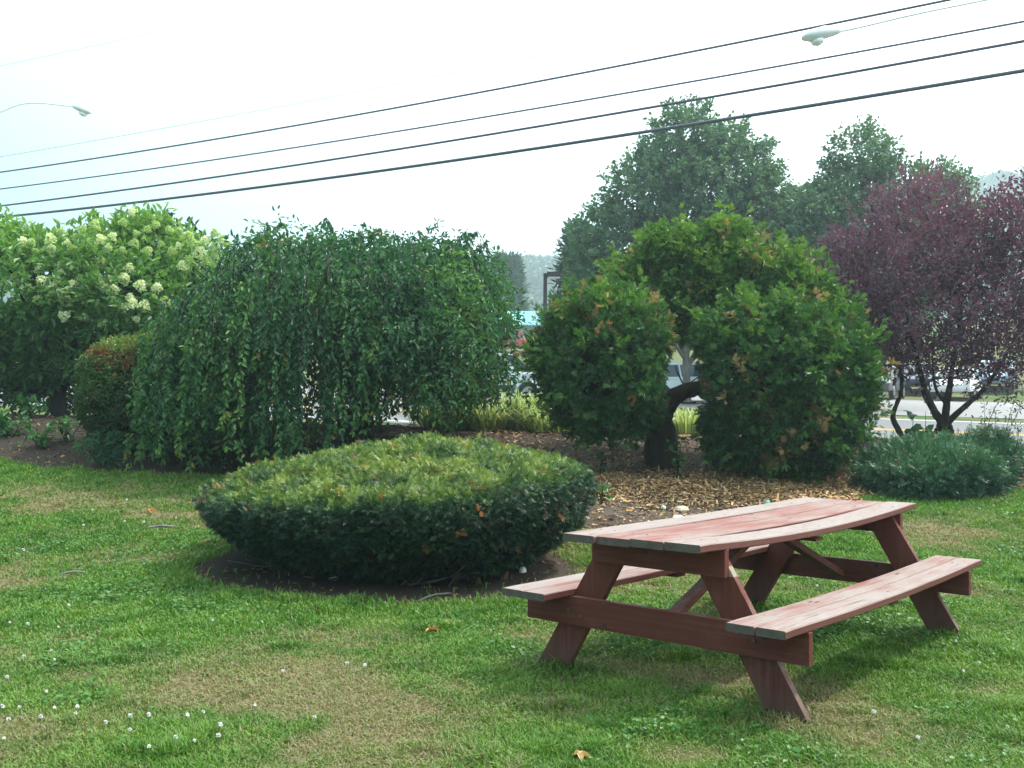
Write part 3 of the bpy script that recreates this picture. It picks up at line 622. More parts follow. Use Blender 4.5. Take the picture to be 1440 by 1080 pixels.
# ------------------------------------------------------------------ hydrangea tree, dark tree behind it, clipped barberry
def hydrangea():
    D = 18.5; b = onground(82, D)
    P_ = Plant('hydrangea_tree', 'light green flowering tree with creamy white panicles at the left edge', 'tree', b)
    LB = [(50, 402, 66, 50, 0), (130, 385, 62, 44, -.1), (205, 352, 38, 26, .2), (276, 382, 32, 20, 0), (180, 370, 40, 30, .3), (60, 430, 90, 60, -.5), (150, 430, 85, 55, -.5), (-20, 420, 60, 90, 0), (30, 500, 75, 45, -.2), (120, 480, 80, 40, -.4), (200, 440, 45, 50, -.2), (-60, 480, 60, 70, 0), (208, 328, 18, 12, .2), (20, 378, 38, 32, .2)]
    c, r = lobes(LB, D); mc = MB(); P, Q = sample_lobes(c, r, 2300, .6, .8, 1.6, 5, .8)
    hg = np.clip((P[:, 2] - 1.6) / 2.8, 0, 1); twigs(mc, P, Q, LEAF, .15, 9, .35, up=.3, spread=.8, tint=.1 + .7 * hg)
    mt = MB(); limb_tree(mt, b, [cc + rr * rdir(1)[0] * .5 for cc, rr in zip(c, r)], .13, trunk_top=pt(95, 500, D)); 
    for dx in (-28, 22):
        cv = curve([b + [0, .1, -.1], pt(82 + dx * .4, 545, D), pt(82 + dx, 500, D)], 8); tube(mt, cv, np.linspace(.08, .04, len(cv)), 7)
    P_.part(mt, 'trunk', m_bark, True); P_.part(mc, 'crown', m_hydr)
    mp_ = MB(); n = 170; u = rng.random(n); th = rng.uniform(0, 6.283, n); rr = .72 * (1 - u ** 1.6) ** .7 * rng.uniform(.7, 1, n); pos = np.stack([rr * np.cos(th), rr * np.sin(th), u * .95 - .2], -1)
    mp_.scatter(T_quad(.9), pos, frames(rdir(n), unit(pos + [0, 0, .1]) + .4 * rdir(n)), .26, np.clip(.3 + .5 * u + .3 * rng.random(n), 0, 1))
    protos = [mp_.build('flower_head', mm) for mm in (m_petal, m_petal_green)]; used = [0, 0]
    for o in protos: o.parent = P_.root
    fp = [(73, 410), (78, 402), (95, 415), (88, 420), (103, 408), (72, 424), (60, 405), (118, 415), (150, 398), (158, 405), (148, 412), (165, 395), (140, 408), (172, 400), (120, 395), (85, 392), (112, 400), (85, 380), (45, 375), (60, 360), (125, 350), (150, 355), (155, 340), (190, 335), (205, 330), (236, 330), (270, 350), (280, 362), (300, 355), (310, 345), (285, 345), (262, 340), (300, 365), (290, 372), (195, 410), (182, 425), (200, 438), (185, 436), (170, 440), (220, 410), (92, 452), (118, 455), (125, 458), (145, 462), (85, 335), (110, 330), (130, 325), (170, 320), (185, 305), (215, 322), (225, 350), (250, 352), (100, 360), (70, 345), (40, 350), (30, 395), (55, 388), (20, 360), (140, 375), (170, 360), (185, 350), (320, 350), (205, 360), (130, 385), (112, 375), (250, 330), (300, 335), (190, 455), (215, 425), (230, 432)]
    fp = fp + [(30, 350), (48, 362), (70, 358), (92, 350), (105, 340), (140, 345), (60, 375), (78, 385), (100, 388), (135, 400), (160, 415), (110, 425), (92, 430), (65, 415), (52, 430), (20, 400), (10, 380), (35, 415), (180, 385), (160, 430), (240, 360), (265, 372), (255, 380)]
    for px, py in fp:
        for q in range(1):
            x_ = pt(px + rng.normal(0, 8 * q), py + rng.normal(0, 8 * q), D); d2 = ((x_[None, [0, 2]] - c[:, [0, 2]]) / r[:, [0, 2]]) ** 2; d2 = d2.sum(1); ins = d2 < 1
            yf = min([D - 1.0] + list(c[ins, 1] - r[ins, 1] * np.sqrt(1 - d2[ins]))) - .25; x_ = pt(px + rng.normal(0, 8 * q), py + rng.normal(0, 8 * q), yf)
            gq = int(rng.random() < (.75 if py < 385 else .3)); o = protos[gq] if not used[gq] else protos[gq].copy()
            if used[gq]: COL.objects.link(o)
            used[gq] = 1; o.parent = P_.root; o.location = Vector(x_ - P_.base); s_ = rng.uniform(.09, .165); o.scale = (s_, s_, s_); o.rotation_euler = (rng.normal(0, .5), rng.normal(0, .5), rng.uniform(0, 6))
hydrangea()
broad_tree('dark_shade_tree', 'dark green tree behind the white-flowered tree, bare twigs at its right', 'tree',
    [(215, 385, 62, 48, 0), (180, 420, 70, 45, 0), (290, 395, 45, 28, .3), (225, 470, 60, 50, .4), (60, 520, 80, 50, .5), (330, 400, 40, 30, .6)], 21, 215, .16, 900, 12, m_hydr_dark, .5, .1, (215, 470), None, None, .4, .4, .8, LEAF)

def clipped(name, label, cat, c, prof, n, mat, tmpl, size, tint_f, core_mat, jitter=.04, age_f=None, squash=(1, 1), k=4):
    """a sheared shrub: prof lists (radius, height) from the ground to the top middle"""
    b = np.array([c[0], c[1], gz(c[0], c[1])]); P_ = Plant(name, label, cat, b); pr = np.array(prof, float)
    seg = np.hypot(*np.diff(pr, axis=0).T); area = seg * (pr[1:, 0] + pr[:-1, 0]) / 2; i = rng.choice(len(seg), n, p=area / area.sum()); u = rng.random(n)
    rr = pr[i, 0] + (pr[i + 1, 0] - pr[i, 0]) * u; zz = pr[i, 1] + (pr[i + 1, 1] - pr[i, 1]) * u; th = rng.uniform(0, 2 * np.pi, n)
    return P_, b, pr, i, rr, zz, th

def hedge():
    b = np.array([HC[0], HC[1], gz(*HC)]); P_ = Plant('round_yew_hedge', 'wide round clipped yew hedge with domed top beside the picnic table', 'hedge', b)
    pr = np.array([(1.12, .05), (1.32, .16), (1.55, .32), (1.66, .48), (1.70, .62), (1.69, .69), (1.63, .735), (1.2, .815), (.8, .89), (.4, .97), (.12, 1.015), (0.0, 1.02)])
    def shape(rr, zz, th):
        k = np.clip((zz - .3) / .4, 0, 1); tilt = k * (.085 * np.cos(th - .35) * rr / 1.66 + .06 * np.sin(th) * rr / 1.66)
        rad = rr * (1 + .03 * np.cos(2 * th + .6))
        sh_ = .20 * np.clip(1 - rr / 1.6, 0, 1)
        P = np.stack([b[0] + sh_ + rad * .925 * np.cos(th), b[1] + rad * np.sin(th), b[2] + zz + tilt], -1)
        w_ = (fbm(P, 2.2, 8, 3) - .5) * .12 + (fbm(P, 6.5, 9, 2) - .5) * .15
        d = unit(np.stack([np.cos(th) * np.where(zz > .85, .3, 1), np.sin(th) * np.where(zz > .85, .3, 1), np.where(zz > .75, 1., .0)], -1)); return P + d * w_[:, None], d
    seg = np.hypot(*np.diff(pr, axis=0).T); area = seg * (pr[1:, 0] + pr[:-1, 0]) / 2
    n = 19000; i = rng.choice(len(seg), n, p=area / area.sum()); u = rng.random(n); th = rng.uniform(0, 2 * np.pi, n)
    rr = pr[i, 0] + (pr[i + 1, 0] - pr[i, 0]) * u; zz = pr[i, 1] + (pr[i + 1, 1] - pr[i, 1]) * u
    P, d = shape(rr, zz, th); P = P - d * (rng.random(n) ** 1.5 * .11)[:, None]
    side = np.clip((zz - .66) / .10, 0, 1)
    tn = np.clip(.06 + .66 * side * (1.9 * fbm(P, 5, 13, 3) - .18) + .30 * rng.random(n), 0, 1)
    hole = (fbm(P, 3.2, 55, 2) > .70) & (rng.random(n) < .7)
    ag = (np.clip((fbm(P, 3.5, 91, 3) - .735) * 12, 0, 1) * (zz > .3) * (rng.random(n) < .5) + (rng.random(n) < .015)) * .75; ag = np.clip(ag, 0, .95)
    kp = ~hole; P, d, tn, ag = P[kp], d[kp], tn[kp], ag[kp]; mc = MB()
    for s_ in range(4):
        sel = np.arange(len(P)) % 4 == s_
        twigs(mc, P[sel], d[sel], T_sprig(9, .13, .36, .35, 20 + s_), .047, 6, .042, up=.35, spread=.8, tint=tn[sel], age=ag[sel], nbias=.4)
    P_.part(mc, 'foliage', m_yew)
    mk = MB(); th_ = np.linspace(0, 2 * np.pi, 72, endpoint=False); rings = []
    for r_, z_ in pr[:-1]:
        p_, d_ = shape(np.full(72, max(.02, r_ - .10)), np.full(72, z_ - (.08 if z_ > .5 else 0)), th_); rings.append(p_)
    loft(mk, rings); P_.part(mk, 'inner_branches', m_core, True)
    ms = MB()
    for _ in range(70):
        a = rng.uniform(0, 6.283); r0 = rng.uniform(.3, 1.0); p0 = b + [r0 * math.cos(a), r0 * math.sin(a), -.03]; r1 = r0 + rng.uniform(.3, .65); p1 = b + [r1 * math.cos(a + .2), r1 * math.sin(a + .2), rng.uniform(.05, .35)]
        cv = curve([p0, (p0 + p1) / 2 + rng.normal(0, .06, 3), p1], 6); tube(ms, cv, np.linspace(.014, .004, len(cv)), 5)
    P_.part(ms, 'stem', m_barkg, True)
hedge()

def barberry():
    D = 14.6; c = pt(182, 540, D); b = onground(180, D); P_ = Plant('clipped_barberry', 'egg-shaped clipped bush with reddish top left of the weeping cherry', 'shrub', b)
    cc, r = lobes([(184, 566, 64, 70, 0), (182, 532, 62, 46, 0), (210, 530, 58, 46, .3)], D); mc = MB(); P, Q = sample_lobes(cc, r, 3000, .85, .12, 2, 4, .85)
    ag = np.clip((fbm(P, 3, 33, 3) - .50) * 5, 0, .75) * (Q[:, 2] > .55) + (rng.random(len(P)) < .03) * .6
    twigs(mc, P, Q, LEAF, .05, 8, .09, up=.3, spread=.9, tint=np.clip(.15 + .7 * Q[:, 2] + .35 * rng.random(len(P)), 0, 1), age=np.clip(ag, 0, .9))
    P_.part(mc, 'foliage', m_barb); mk = MB(); core(mk, cc, r, .85); P_.part(mk, 'inner_branches', m_core, True)
barberry()

# ------------------------------------------------------------------ juniper, sapling, small plants
def juniper():
    D = 12.9; b = onground(1310, 12.7); P_ = Plant('low_juniper', 'low spreading blue-green juniper under the purple plum', 'shrub', b)
    LB = [(1275, 660, 44, 28, 0), (1315, 650, 50, 26, .3), (1340, 668, 55, 28, -.3), (1295, 675, 60, 22, -.4), (1365, 660, 40, 28, .2), (1388, 645, 26, 34, .3)]
    cc, r = lobes(LB, D, 1.2); mc = MB(); P, Q = sample_lobes(cc, r, 2600, .7, .35, 3, 6, .75, lambda p: p[:, 2] > ground(p[:, 0], p[:, 1]) - .02)
    for s_ in range(2):
        sel = np.arange(len(P)) % 2 == s_; twigs(mc, P[sel], Q[sel], T_sprig(9, .12, .3, .35, 40 + s_), .10, 6, .17, up=.5, spread=.6, tint=np.clip(.15 + .5 * Q[sel][:, 2] + .35 * rng.random(sel.sum()), 0, 1), age=(rng.random(sel.sum()) < .015) * .8)
    P_.part(mc, 'foliage', m_jun); mk = MB(); core(mk, cc, r, .66); P_.part(mk, 'inner_branches', m_core, True)
juniper()
def stems(name, label, cat, px, D, tops, mat, leaf=.07, nl=40, tmpl=LEAF, r=.008, bark=m_bark, spread=.9):
    b = onground(px, D); P_ = Plant(name, label, cat, b); mt = MB(); mc = MB()
    for a, y_ in tops:
        e = pt(a, y_, D + rng.uniform(-.25, .25)); md = b + (e - b) * .5 + rng.normal(0, .05, 3) + [0, 0, .05]; cv = curve([b + rng.normal(0, .02, 3) * [1, 1, 0] - [0, 0, .05], md, e], 14); tube(mt, cv, np.linspace(r, r * .3, len(cv)), 5)
        u = rng.uniform(.15, 1, nl) * (len(cv) - 1); i = np.minimum(u.astype(int), len(cv) - 2); pos = cv[i] + (cv[i + 1] - cv[i]) * (u - i)[:, None]
        ax = rdir(nl) * spread + [0, 0, .3]; mc.scatter(tmpl, pos + ax * .03, frames(ax, rdir(nl) * .5 + [0, 0, 1]), leaf * rng.uniform(.6, 1.2, nl))
    P_.part(mt, 'stem', bark, True); P_.part(mc, 'foliage', mat)
stems('sapling', 'wispy upright sapling growing through the right side of the juniper', 'plant', 1398, 13.0, [(1385, 560), (1410, 545), (1425, 560), (1438, 555), (1395, 590), (1372, 600), (1415, 600), (1432, 590), (1400, 570), (1380, 620), (1420, 630), (1366, 612)], m_sap, .06, 60, T_leaf(.3, .08, .1))
stems('maple_seedling', 'leafy seedling with large lobed leaves in front of the leaning plum trunk', 'plant', 1296, 14.2, [(1285, 575), (1292, 590), (1302, 572), (1290, 605), (1300, 598)], m_sap, .16, 8, T_leaf(.95, .05, .25))
stems('leafy_weed', 'round-leaved weed at the right foot of the clipped evergreen', 'plant', 1205, 13.6, [(1195, 600), (1215, 605), (1228, 615), (1185, 620), (1210, 625), (1175, 610), (1230, 630)], m_weed, .12, 14, T_leaf(.85, .06, .2))
stems('leafy_weed', 'dark leafy weed at the left foot of the forked evergreen trunk', 'plant', 950, 13.0, [(940, 622), (955, 618), (962, 628), (945, 632)], m_weed, .10, 12, T_leaf(.7, .06, .2))
stems('leafy_weed', 'tiny green weed on the dark soil mound left of the forked trunk', 'plant', 844, 13.3, [(840, 632), (848, 636), (850, 642)], m_weed, .09, 10, T_leaf(.7, .06, .2))
stems('leafy_weed', 'green weed at the hedge side on the mulch edge', 'plant', 846, 11.6, [(836, 690), (852, 692), (860, 697)], m_weed, .08, 18, T_leaf(.6, .06, .2))
stems('leafy_weed', 'low weed on the orange mulch below the leafy one', 'plant', 1205, 12.7, [(1195, 650), (1212, 648), (1220, 655), (1200, 660)], m_jun, .08, 22, T_leaf(.5, .06, .2))
stems('leafy_weed', 'grey-green weed tuft below the clipped barberry', 'plant', 150, 13.6, [(130, 625), (145, 615), (160, 612), (170, 622), (140, 630), (185, 630), (120, 632)], m_sap, .13, 30, T_leaf(.16, .05, .5))
for q, (px_, D_, lab) in enumerate(((40, 16.5, 'shaded green undergrowth plant left of the hydrangea trunk'), (15, 15.2, 'green seedling on the dark bank at the left edge'), (60, 14.6, 'small weed in the middle of the shaded bank'), (95, 15.0, 'weed on the bank below the hydrangea trunk'))):
    p_ = onground(px_, D_); y_ = 571.7 - (p_[2] - CAM_H) / D_ * FPX
    stems('leafy_weed', lab, 'plant', px_, D_, [(px_ + rng.uniform(-25, 25), y_ - rng.uniform(14, 30)) for _ in range(8 if q < 2 else 5)], m_weed, .11, 16, T_leaf(.55, .06, .25))

# ornamental striped grass behind the cherry and the thuja
def orn_grass(px, D, h_, w_, n, label, old=0.06):
    b = onground(px, D); P_ = Plant('ornamental_grass', label, 'grass clump', b, 'striped grass clumps along the back of the bed'); mc = MB(); rows = []
    for k in range(int(n * 1.5)):
        a = rng.uniform(0, 6.283); r0 = rng.uniform(0, .45) * w_; p0 = b + [r0 * math.cos(a), r0 * math.sin(a), -.05]; hh = h_ * .72 * rng.uniform(.5, 1.08); o = np.array([math.cos(a), math.sin(a), 0]) * w_ * rng.uniform(.15, .75)
        pts_ = np.array([p0, p0 + o * .25 + [0, 0, hh * .5], p0 + o * .6 + [0, 0, hh * .86], p0 + o * 1.15 + [0, 0, hh * rng.uniform(.55, 1.0)]]); side = unit(np.cross(o, [0, 0, 1]))[None] * np.array([.007, .010, .007, .001])[:, None]
        V_ = np.stack([pts_ - side, pts_ + side], 1).reshape(-1, 3); mc.add(V_, np.array([[0, 1, 3, 2], [2, 3, 5, 4], [4, 5, 7, 6]]), rng.random(), .8 if rng.random() < old else 0)
    P_.part(mc, 'blades', m_orn)
for a in ((730, 16.6, 1.0, .8, 330, 'tall pale striped grass clump between cherry and clipped evergreen'), (690, 16.4, .75, .8, 260, 'striped grass clump behind the right edge of the weeping cherry'), (768, 16.2, .7, .7, 240, 'shorter striped grass clump just left of the clipped evergreen ball'), (650, 16.6, .75, .8, 240, 'striped grass clump half hidden behind the cherry curtain'), (880, 16.6, .8, .8, 240, 'striped grass clump under the left ball of the clipped evergreen'), (965, 17.0, .75, .9, 260, 'striped grass clump seen through the arch of the evergreen'), (800, 16.0, .45, .6, 120, 'small green grass clump on the mound by the evergreen ball'), (610, 16.8, .7, .8, 200, 'striped grass clump behind the cherry trunk'), (995, 17.4, .7, .8, 180, 'striped grass clump behind the curved evergreen branch')): orn_grass(*a)

# ------------------------------------------------------------------ picnic table
def m_paint(name, stretch, fstretch, ends):
    m, t = M(name); tcn = N(t, 'ShaderNodeTexCoord'); sp = N(t, 'ShaderNodeSeparateXYZ'); t.links.new(tcn.outputs['Normal'], sp.inputs[0])
    tint = attr(t, 'tint'); age = attr(t, 'age')
    off = N(t, 'ShaderNodeVectorMath', operation='ADD'); cmb = N(t, 'ShaderNodeCombineXYZ'); ml_ = N(t, 'ShaderNodeMath', operation='MULTIPLY'); ml_.inputs[1].default_value = 37.0
    t.links.new(tint, ml_.inputs[0]); t.links.new(ml_.outputs[0], cmb.inputs['Y']); t.links.new(cmb.outputs[0], off.inputs[1]); t.links.new(tcn.outputs['Object'], off.inputs[0]); vec = off.outputs[0]
    grain = tnoise(t, 1, 6, .65, vec, stretch); fine = tnoise(t, 1, 4, .6, vec, fstretch); blot = tnoise(t, 1, 4, .55, vec, (7, 2.0, 7))
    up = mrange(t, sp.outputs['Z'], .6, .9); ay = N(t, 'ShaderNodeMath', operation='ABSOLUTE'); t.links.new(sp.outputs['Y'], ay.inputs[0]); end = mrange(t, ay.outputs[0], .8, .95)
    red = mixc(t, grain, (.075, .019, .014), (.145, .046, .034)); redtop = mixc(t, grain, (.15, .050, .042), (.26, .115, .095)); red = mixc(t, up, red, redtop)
    grey = mixc(t, fine, (.13, .105, .095), (.36, .31, .29))
    a1 = N(t, 'ShaderNodeMath', operation='ADD'); t.links.new(grain, a1.inputs[0]); t.links.new(blot, a1.inputs[1]); a2 = N(t, 'ShaderNodeMath', operation='ADD'); t.links.new(a1.outputs[0], a2.inputs[0])
    s_ = N(t, 'ShaderNodeMath', operation='MULTIPLY'); t.links.new(age, s_.inputs[0]); s_.inputs[1].default_value = .75; t.links.new(s_.outputs[0], a2.inputs[1])
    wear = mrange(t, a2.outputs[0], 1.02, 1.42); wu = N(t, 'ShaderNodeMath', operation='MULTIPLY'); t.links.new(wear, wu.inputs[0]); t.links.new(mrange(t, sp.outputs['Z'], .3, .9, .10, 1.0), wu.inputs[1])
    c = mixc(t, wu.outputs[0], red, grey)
    crack = mrange(t, tnoise(t, 1, 3, .6, vec, (150, 2.5, 150)) if ends else fine, .62, .70); ck = N(t, 'ShaderNodeMath', operation='MULTIPLY'); t.links.new(crack, ck.inputs[0]); t.links.new(up, ck.inputs[1]); c = mixc(t, ck.outputs[0], c, (.06, .045, .04))
    if ends: c = mixc(t, end, c, mixc(t, tnoise(t, 22, 5, .7), (.035, .03, .027), (.13, .11, .095)))
    dirt = mrange(t, age, .3, .97); c = mixc(t, dirt, c, mixc(t, blot, (.05, .035, .028), (.10, .07, .055))) if not ends else c
    knot = N(t, 'ShaderNodeTexVoronoi'); km = N(t, 'ShaderNodeMapping'); km.inputs['Scale'].default_value = (9, 2.6, 9) if ends else (5, 5, 5); t.links.new(vec, km.inputs['Vector']); t.links.new(km.outputs['Vector'], knot.inputs['Vector']); knot.inputs['Scale'].default_value = 1.0; c = mixc(t, mrange(t, knot.outputs['Distance'], .09, .05), c, (.05, .03, .025))
    band = mrange(t, age, .985, .995); c = mixc(t, band, c, mixc(t, fine, (.2, .16, .12), (.34, .28, .22)))
    finish(t, c, mixc(t, wu.outputs[0], (.55, .55, .55), (.75, .75, .75)), bump(t, mixc(t, .5, grain, fine), .004, .7), .12); return m
MP = m_paint('weathered_red_boards', (70, 2.2, 70), (220, 9, 220), True); MPX = m_paint('red_paint_crossways', (2.2, 40, 60), (9, 120, 200), False); MPZ = m_paint('red_paint_upright', (50, 50, 2.6), (180, 180, 9), False); MSTEEL = plain('rusty_bolt', (.12, .08, .06), .6, .4, .6)
TX, TY, TYAW, TL = 1.4271, 5.8026, .7059, 2.719; TH = TL / 2
tb = thing('picnic_table', 'weathered red wooden picnic table with attached benches on the lawn', 'picnic table', (TX, TY, -.004), -TYAW)
def board(mb, u0, u1, v0, v1, ztop, thick, sag=None, tint=.5, age=0.0, cut=0.0):
    ch = .005; n = 28; rings = []
    for q in np.linspace(0, 1, n):
        dz = sag(q * (v1 - v0) + v0) if sag else 0; cu = (rng.random() - .5) * .0012
        sec = [(u0 + ch, 0), (u1 - ch, 0), (u1, ch), (u1, thick - ch), (u1 - ch, thick), (u0 + ch, thick), (u0, thick - ch), (u0, ch)]
        rings.append([(a + cu, v0 + q * (v1 - v0) + (cut * (a - u0) if q in (0, 1) else 0), ztop - thick - dz + z + cu) for a, z in sec])
    loft(mb, rings, tint, age)
Wt = .3815; bw = 2 * Wt / 4
mb = MB()
for k in range(4):
    u0 = -Wt + k * bw; amp = (.004, .008, .015, .026)[k]
    board(mb, u0 + .002, u0 + bw - .003, -TH + (-.006, .012, .004, .0)[k], TH + (.0, .01, -.008, .006)[k], .76 + (0, -.003, .001, 0)[k], .037, lambda v, amp=amp: amp * max(-.35, 1 - (v / 1.1) ** 2), (.13, .42, .71, .93)[k], (.60, .22, .24, .66)[k], (.0, .01, -.008, .012)[k])
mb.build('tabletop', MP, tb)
for k in range(4):                       # screw heads over the three cross pieces
    for v_ in (-1.115, 0.0, 1.115):
        for du in (.05, .135):
            mb = MB(); th = np.linspace(0, 6.283, 9)[:-1]; u_ = -Wt + k * bw + du; z_ = .7605 - (.004, .008, .015, .026)[k] * max(-.35, 1 - (v_ / 1.1) ** 2) + (0, -.003, .001, 0)[k]; loft(mb, [np.stack([u_ + .006 * np.cos(th), v_ + .006 * np.sin(th), 0 * th + z_ + q_], -1) for q_ in (-.003, .0008)]); mb.build('screw', MSTEEL, tb)
for sgn in (1, -1):
    mb = MB(); a0, a1 = .5016, .7788; mid = (a0 + a1) / 2
    for k, (p, q) in enumerate(((a0, mid - .002), (mid + .002, a1))):
        if sgn < 0: p, q = -q, -p
        board(mb, p, q, -TH + .004 * k, TH - .006 * k, .445, .037, lambda v: .013 * max(-.3, 1 - (v / 1.1) ** 2) * (1 if sgn > 0 else .5), .2 + .3 * k + .07 * sgn, .40 + .12 * k, .006)
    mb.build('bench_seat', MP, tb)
    mb = MB(); lo, hi = (a0 + .02, a1 - .03) if sgn > 0 else (-a1 + .03, -a0 - .02); box(mb, (lo, -.07, .37), (hi, .02, .404 - (.022 if sgn > 0 else .011)), .3); mb.build('bench_batten', MPX, tb)
for v in (-1, 1):
    yi, yo = (1.057, 1.095); y0, y1 = (yi, yo) if v > 0 else (-yo, -yi)
    for sgn in (1, -1):
        mb = MB(); zs = [0.0, .05, .3, .598, .600, .645, .647, .7205]; ag = [.97, .6, .05, .05, 1, 1, .05, .05] if (sgn > 0 and v < 0) else [.97, .6, .05, .05, .05, .05, .05, .05]
        rings = []; tn = (.31, .66, .11, .84)[(v > 0) * 2 + (sgn > 0)]
        for z in zs:
            ua, ub = .573 - z * .587, .765 - z * .608
            if sgn < 0: ua, ub = -ub, -ua
            rings.append([(ua, y0, z - .0), (ub, y0, z), (ub, y1, z), (ua, y1, z)])
        rings = np.array(rings); loft(mb, rings, tn, np.repeat(ag, 4)); mb.build('leg', MPZ, tb)
    c0, c1 = (1.0965, 1.134) if v > 0 else (-1.134, -1.0965)
    mb = MB(); box(mb, (-.79, c0, .262), (.782, c1, .4062), .57, .03); mb.build('seat_support', MPX, tb)
    mb = MB(); box(mb, (-.372, c0, .598), (.376, c1, .7208), .77, .03); mb.build('top_cleat', MPX, tb)
    mb = MB(); A = np.array([0, v * 1.055, .315]); B = np.array([0, v * .12, .675]); d = unit(B - A); nn = np.array([0, -d[2] * np.sign(d[1] or 1), abs(d[1])]); nn = unit(np.cross(np.array([1., 0, 0]), d))
    rings = [[p + np.array([a, 0, 0]) + nn * c_ for a, c_ in ((-.03, -.019), (.03, -.019), (.03, .019), (-.03, .019))] for p in (A, (A + B) / 2, B)]; loft(mb, rings, .25, .2); mb.build('brace', MP, tb)
mb = MB(); box(mb, (-.33, -.045, .655), (.33, .045, .672), .4); box(mb, (-.33, -.044, .6722), (-.05, .044, .70), .4); mb.build('top_batten', MPX, tb)
for v, y_ in ((-1, -1.1375), (1, 1.1375)):
    for u_, z_ in ((-.52, .335), (.52, .335), (.44, .36), (-.44, .31)):
        mb = MB(); th = np.linspace(0, 6.283, 9)[:-1]; loft(mb, [np.stack([u_ + .011 * np.cos(th), 0 * th + y_ - v * .004, z_ + .011 * np.sin(th)], -1), np.stack([u_ + .009 * np.cos(th), 0 * th + y_ + v * .002, z_ + .009 * np.sin(th)], -1)]); mb.build('bolt', MSTEEL, tb)

# ------------------------------------------------------------------ lawn grass, clover, mulch
def lawn():
    n = 520000; D = 3.3 * (15.0 / 3.3) ** rng.random(n); x = D * rng.uniform(-.62, .62, n); y = D
    keep = rng.random(n) < np.clip(1 - bed_mask(x, y) * 1.05, 0.012, 1)
    dr = dryness(x, y); keep &= rng.random(n) < (1 - .25 * dr)
    x, y, D, dr = x[keep], y[keep], D[keep], dr[keep]; n = len(x)
    P2 = np.stack([x, y], -1); lush = 1 - dr; dh = np.hypot(x - HC[0], y - HC[1]); tall = 1 + .9 * np.exp(-((dh - 1.8) / .25) ** 2)
    for fu in (-.66, .66):
        for fv in (-1.08, 1.08):
            fx, fy = TX + fu * math.cos(TYAW) + fv * math.sin(TYAW), TY - fu * math.sin(TYAW) + fv * math.cos(TYAW); tall = tall + 1.3 * np.exp(-((x - fx) ** 2 + (y - fy) ** 2) / .018)
    tall = tall + .8 * np.clip((fbm(P2, 4.5, 99, 2) - .66) * 8, 0, 1)
    h_ = (.012 + .016 * lush + .014 * rng.random(n)) * tall * (1 + .03 * D); wd = (.0022 + .0016 * rng.random(n)) * np.clip(D / 4.2, 1, 3)
    a = rng.uniform(0, 6.283, n); lean = rng.uniform(.1, 1.0, n) * (1 + .5 * dr); o = np.stack([np.cos(a), np.sin(a), 0 * a], -1) * (h_ * lean)[:, None]
    sd_ = np.stack([-np.sin(a + rng.normal(0, .6, n)), np.cos(a), 0 * a], -1) * wd[:, None]
    b = np.stack([x, y, ground_base(x, y) - .004], -1); zu = np.array([0, 0, 1.])
    m1 = b + o * .35 + zu * (h_ * .6)[:, None]; e = b + o + zu * (h_ * (1 - .25 * lean))[:, None]
    V = np.stack([b - sd_, b + sd_, m1 + sd_ * .8, m1 - sd_ * .8, e], 1).reshape(-1, 3); off = (np.arange(n) * 5)[:, None]
    tn = np.clip(-.05 + .9 * fbm(P2, 3.5, 61, 4) + .45 * (rng.random(n) - .3), 0, 1); ag = np.clip((dr - .42) * 1.3 + (rng.random(n) - .5) * .8, 0, 1); ag = np.where(rng.random(n) < .08 + .3 * dr, np.maximum(ag, .85 * rng.random(n)), ag)
    mb = MB(); mb.add(V, [off + np.array([[0, 1, 2, 3]]), off + np.array([[3, 2, 4]])], np.repeat(tn, 5), np.repeat(ag, 5))
    tag(mb.build('grass', m_grass), 'short patchy green and tan lawn grass', kind='stuff')
    # clover and other broad leaves in the lush patches
    n = 60000; D = 3.4 * (12 / 3.4) ** rng.random(n); x = D * rng.uniform(-.6, .6, n); y = D; P2 = np.stack([x, y], -1); dh = np.hypot(x - HC[0], y - HC[1])
    pr_ = np.clip((fbm(P2, 1.6, 71, 3) - .50) * 4, 0, 1) * (dryness(x, y) < .42) + .8 * np.exp(-((dh - 2.1) / .25) ** 2) * (x < -1.5)
    kp = (rng.random(n) < pr_) & (bed_mask(x, y) < .5); x, y = x[kp], y[kp]; n = len(x); b = np.stack([x, y, ground_base(x, y) + rng.uniform(.015, .05, n)], -1)
    mb = MB(); mb.scatter(T_leaf(.95, .1, .1), b, frames(rdir(n) * [1, 1, .3], rdir(n) * .35 + [0, 0, 1]), rng.uniform(.012, .026, n) * np.clip(y / 5, 1, 1.6)); tag(mb.build('clover', m_clover), 'clover leaves among the lawn grass', kind='stuff')
lawn()
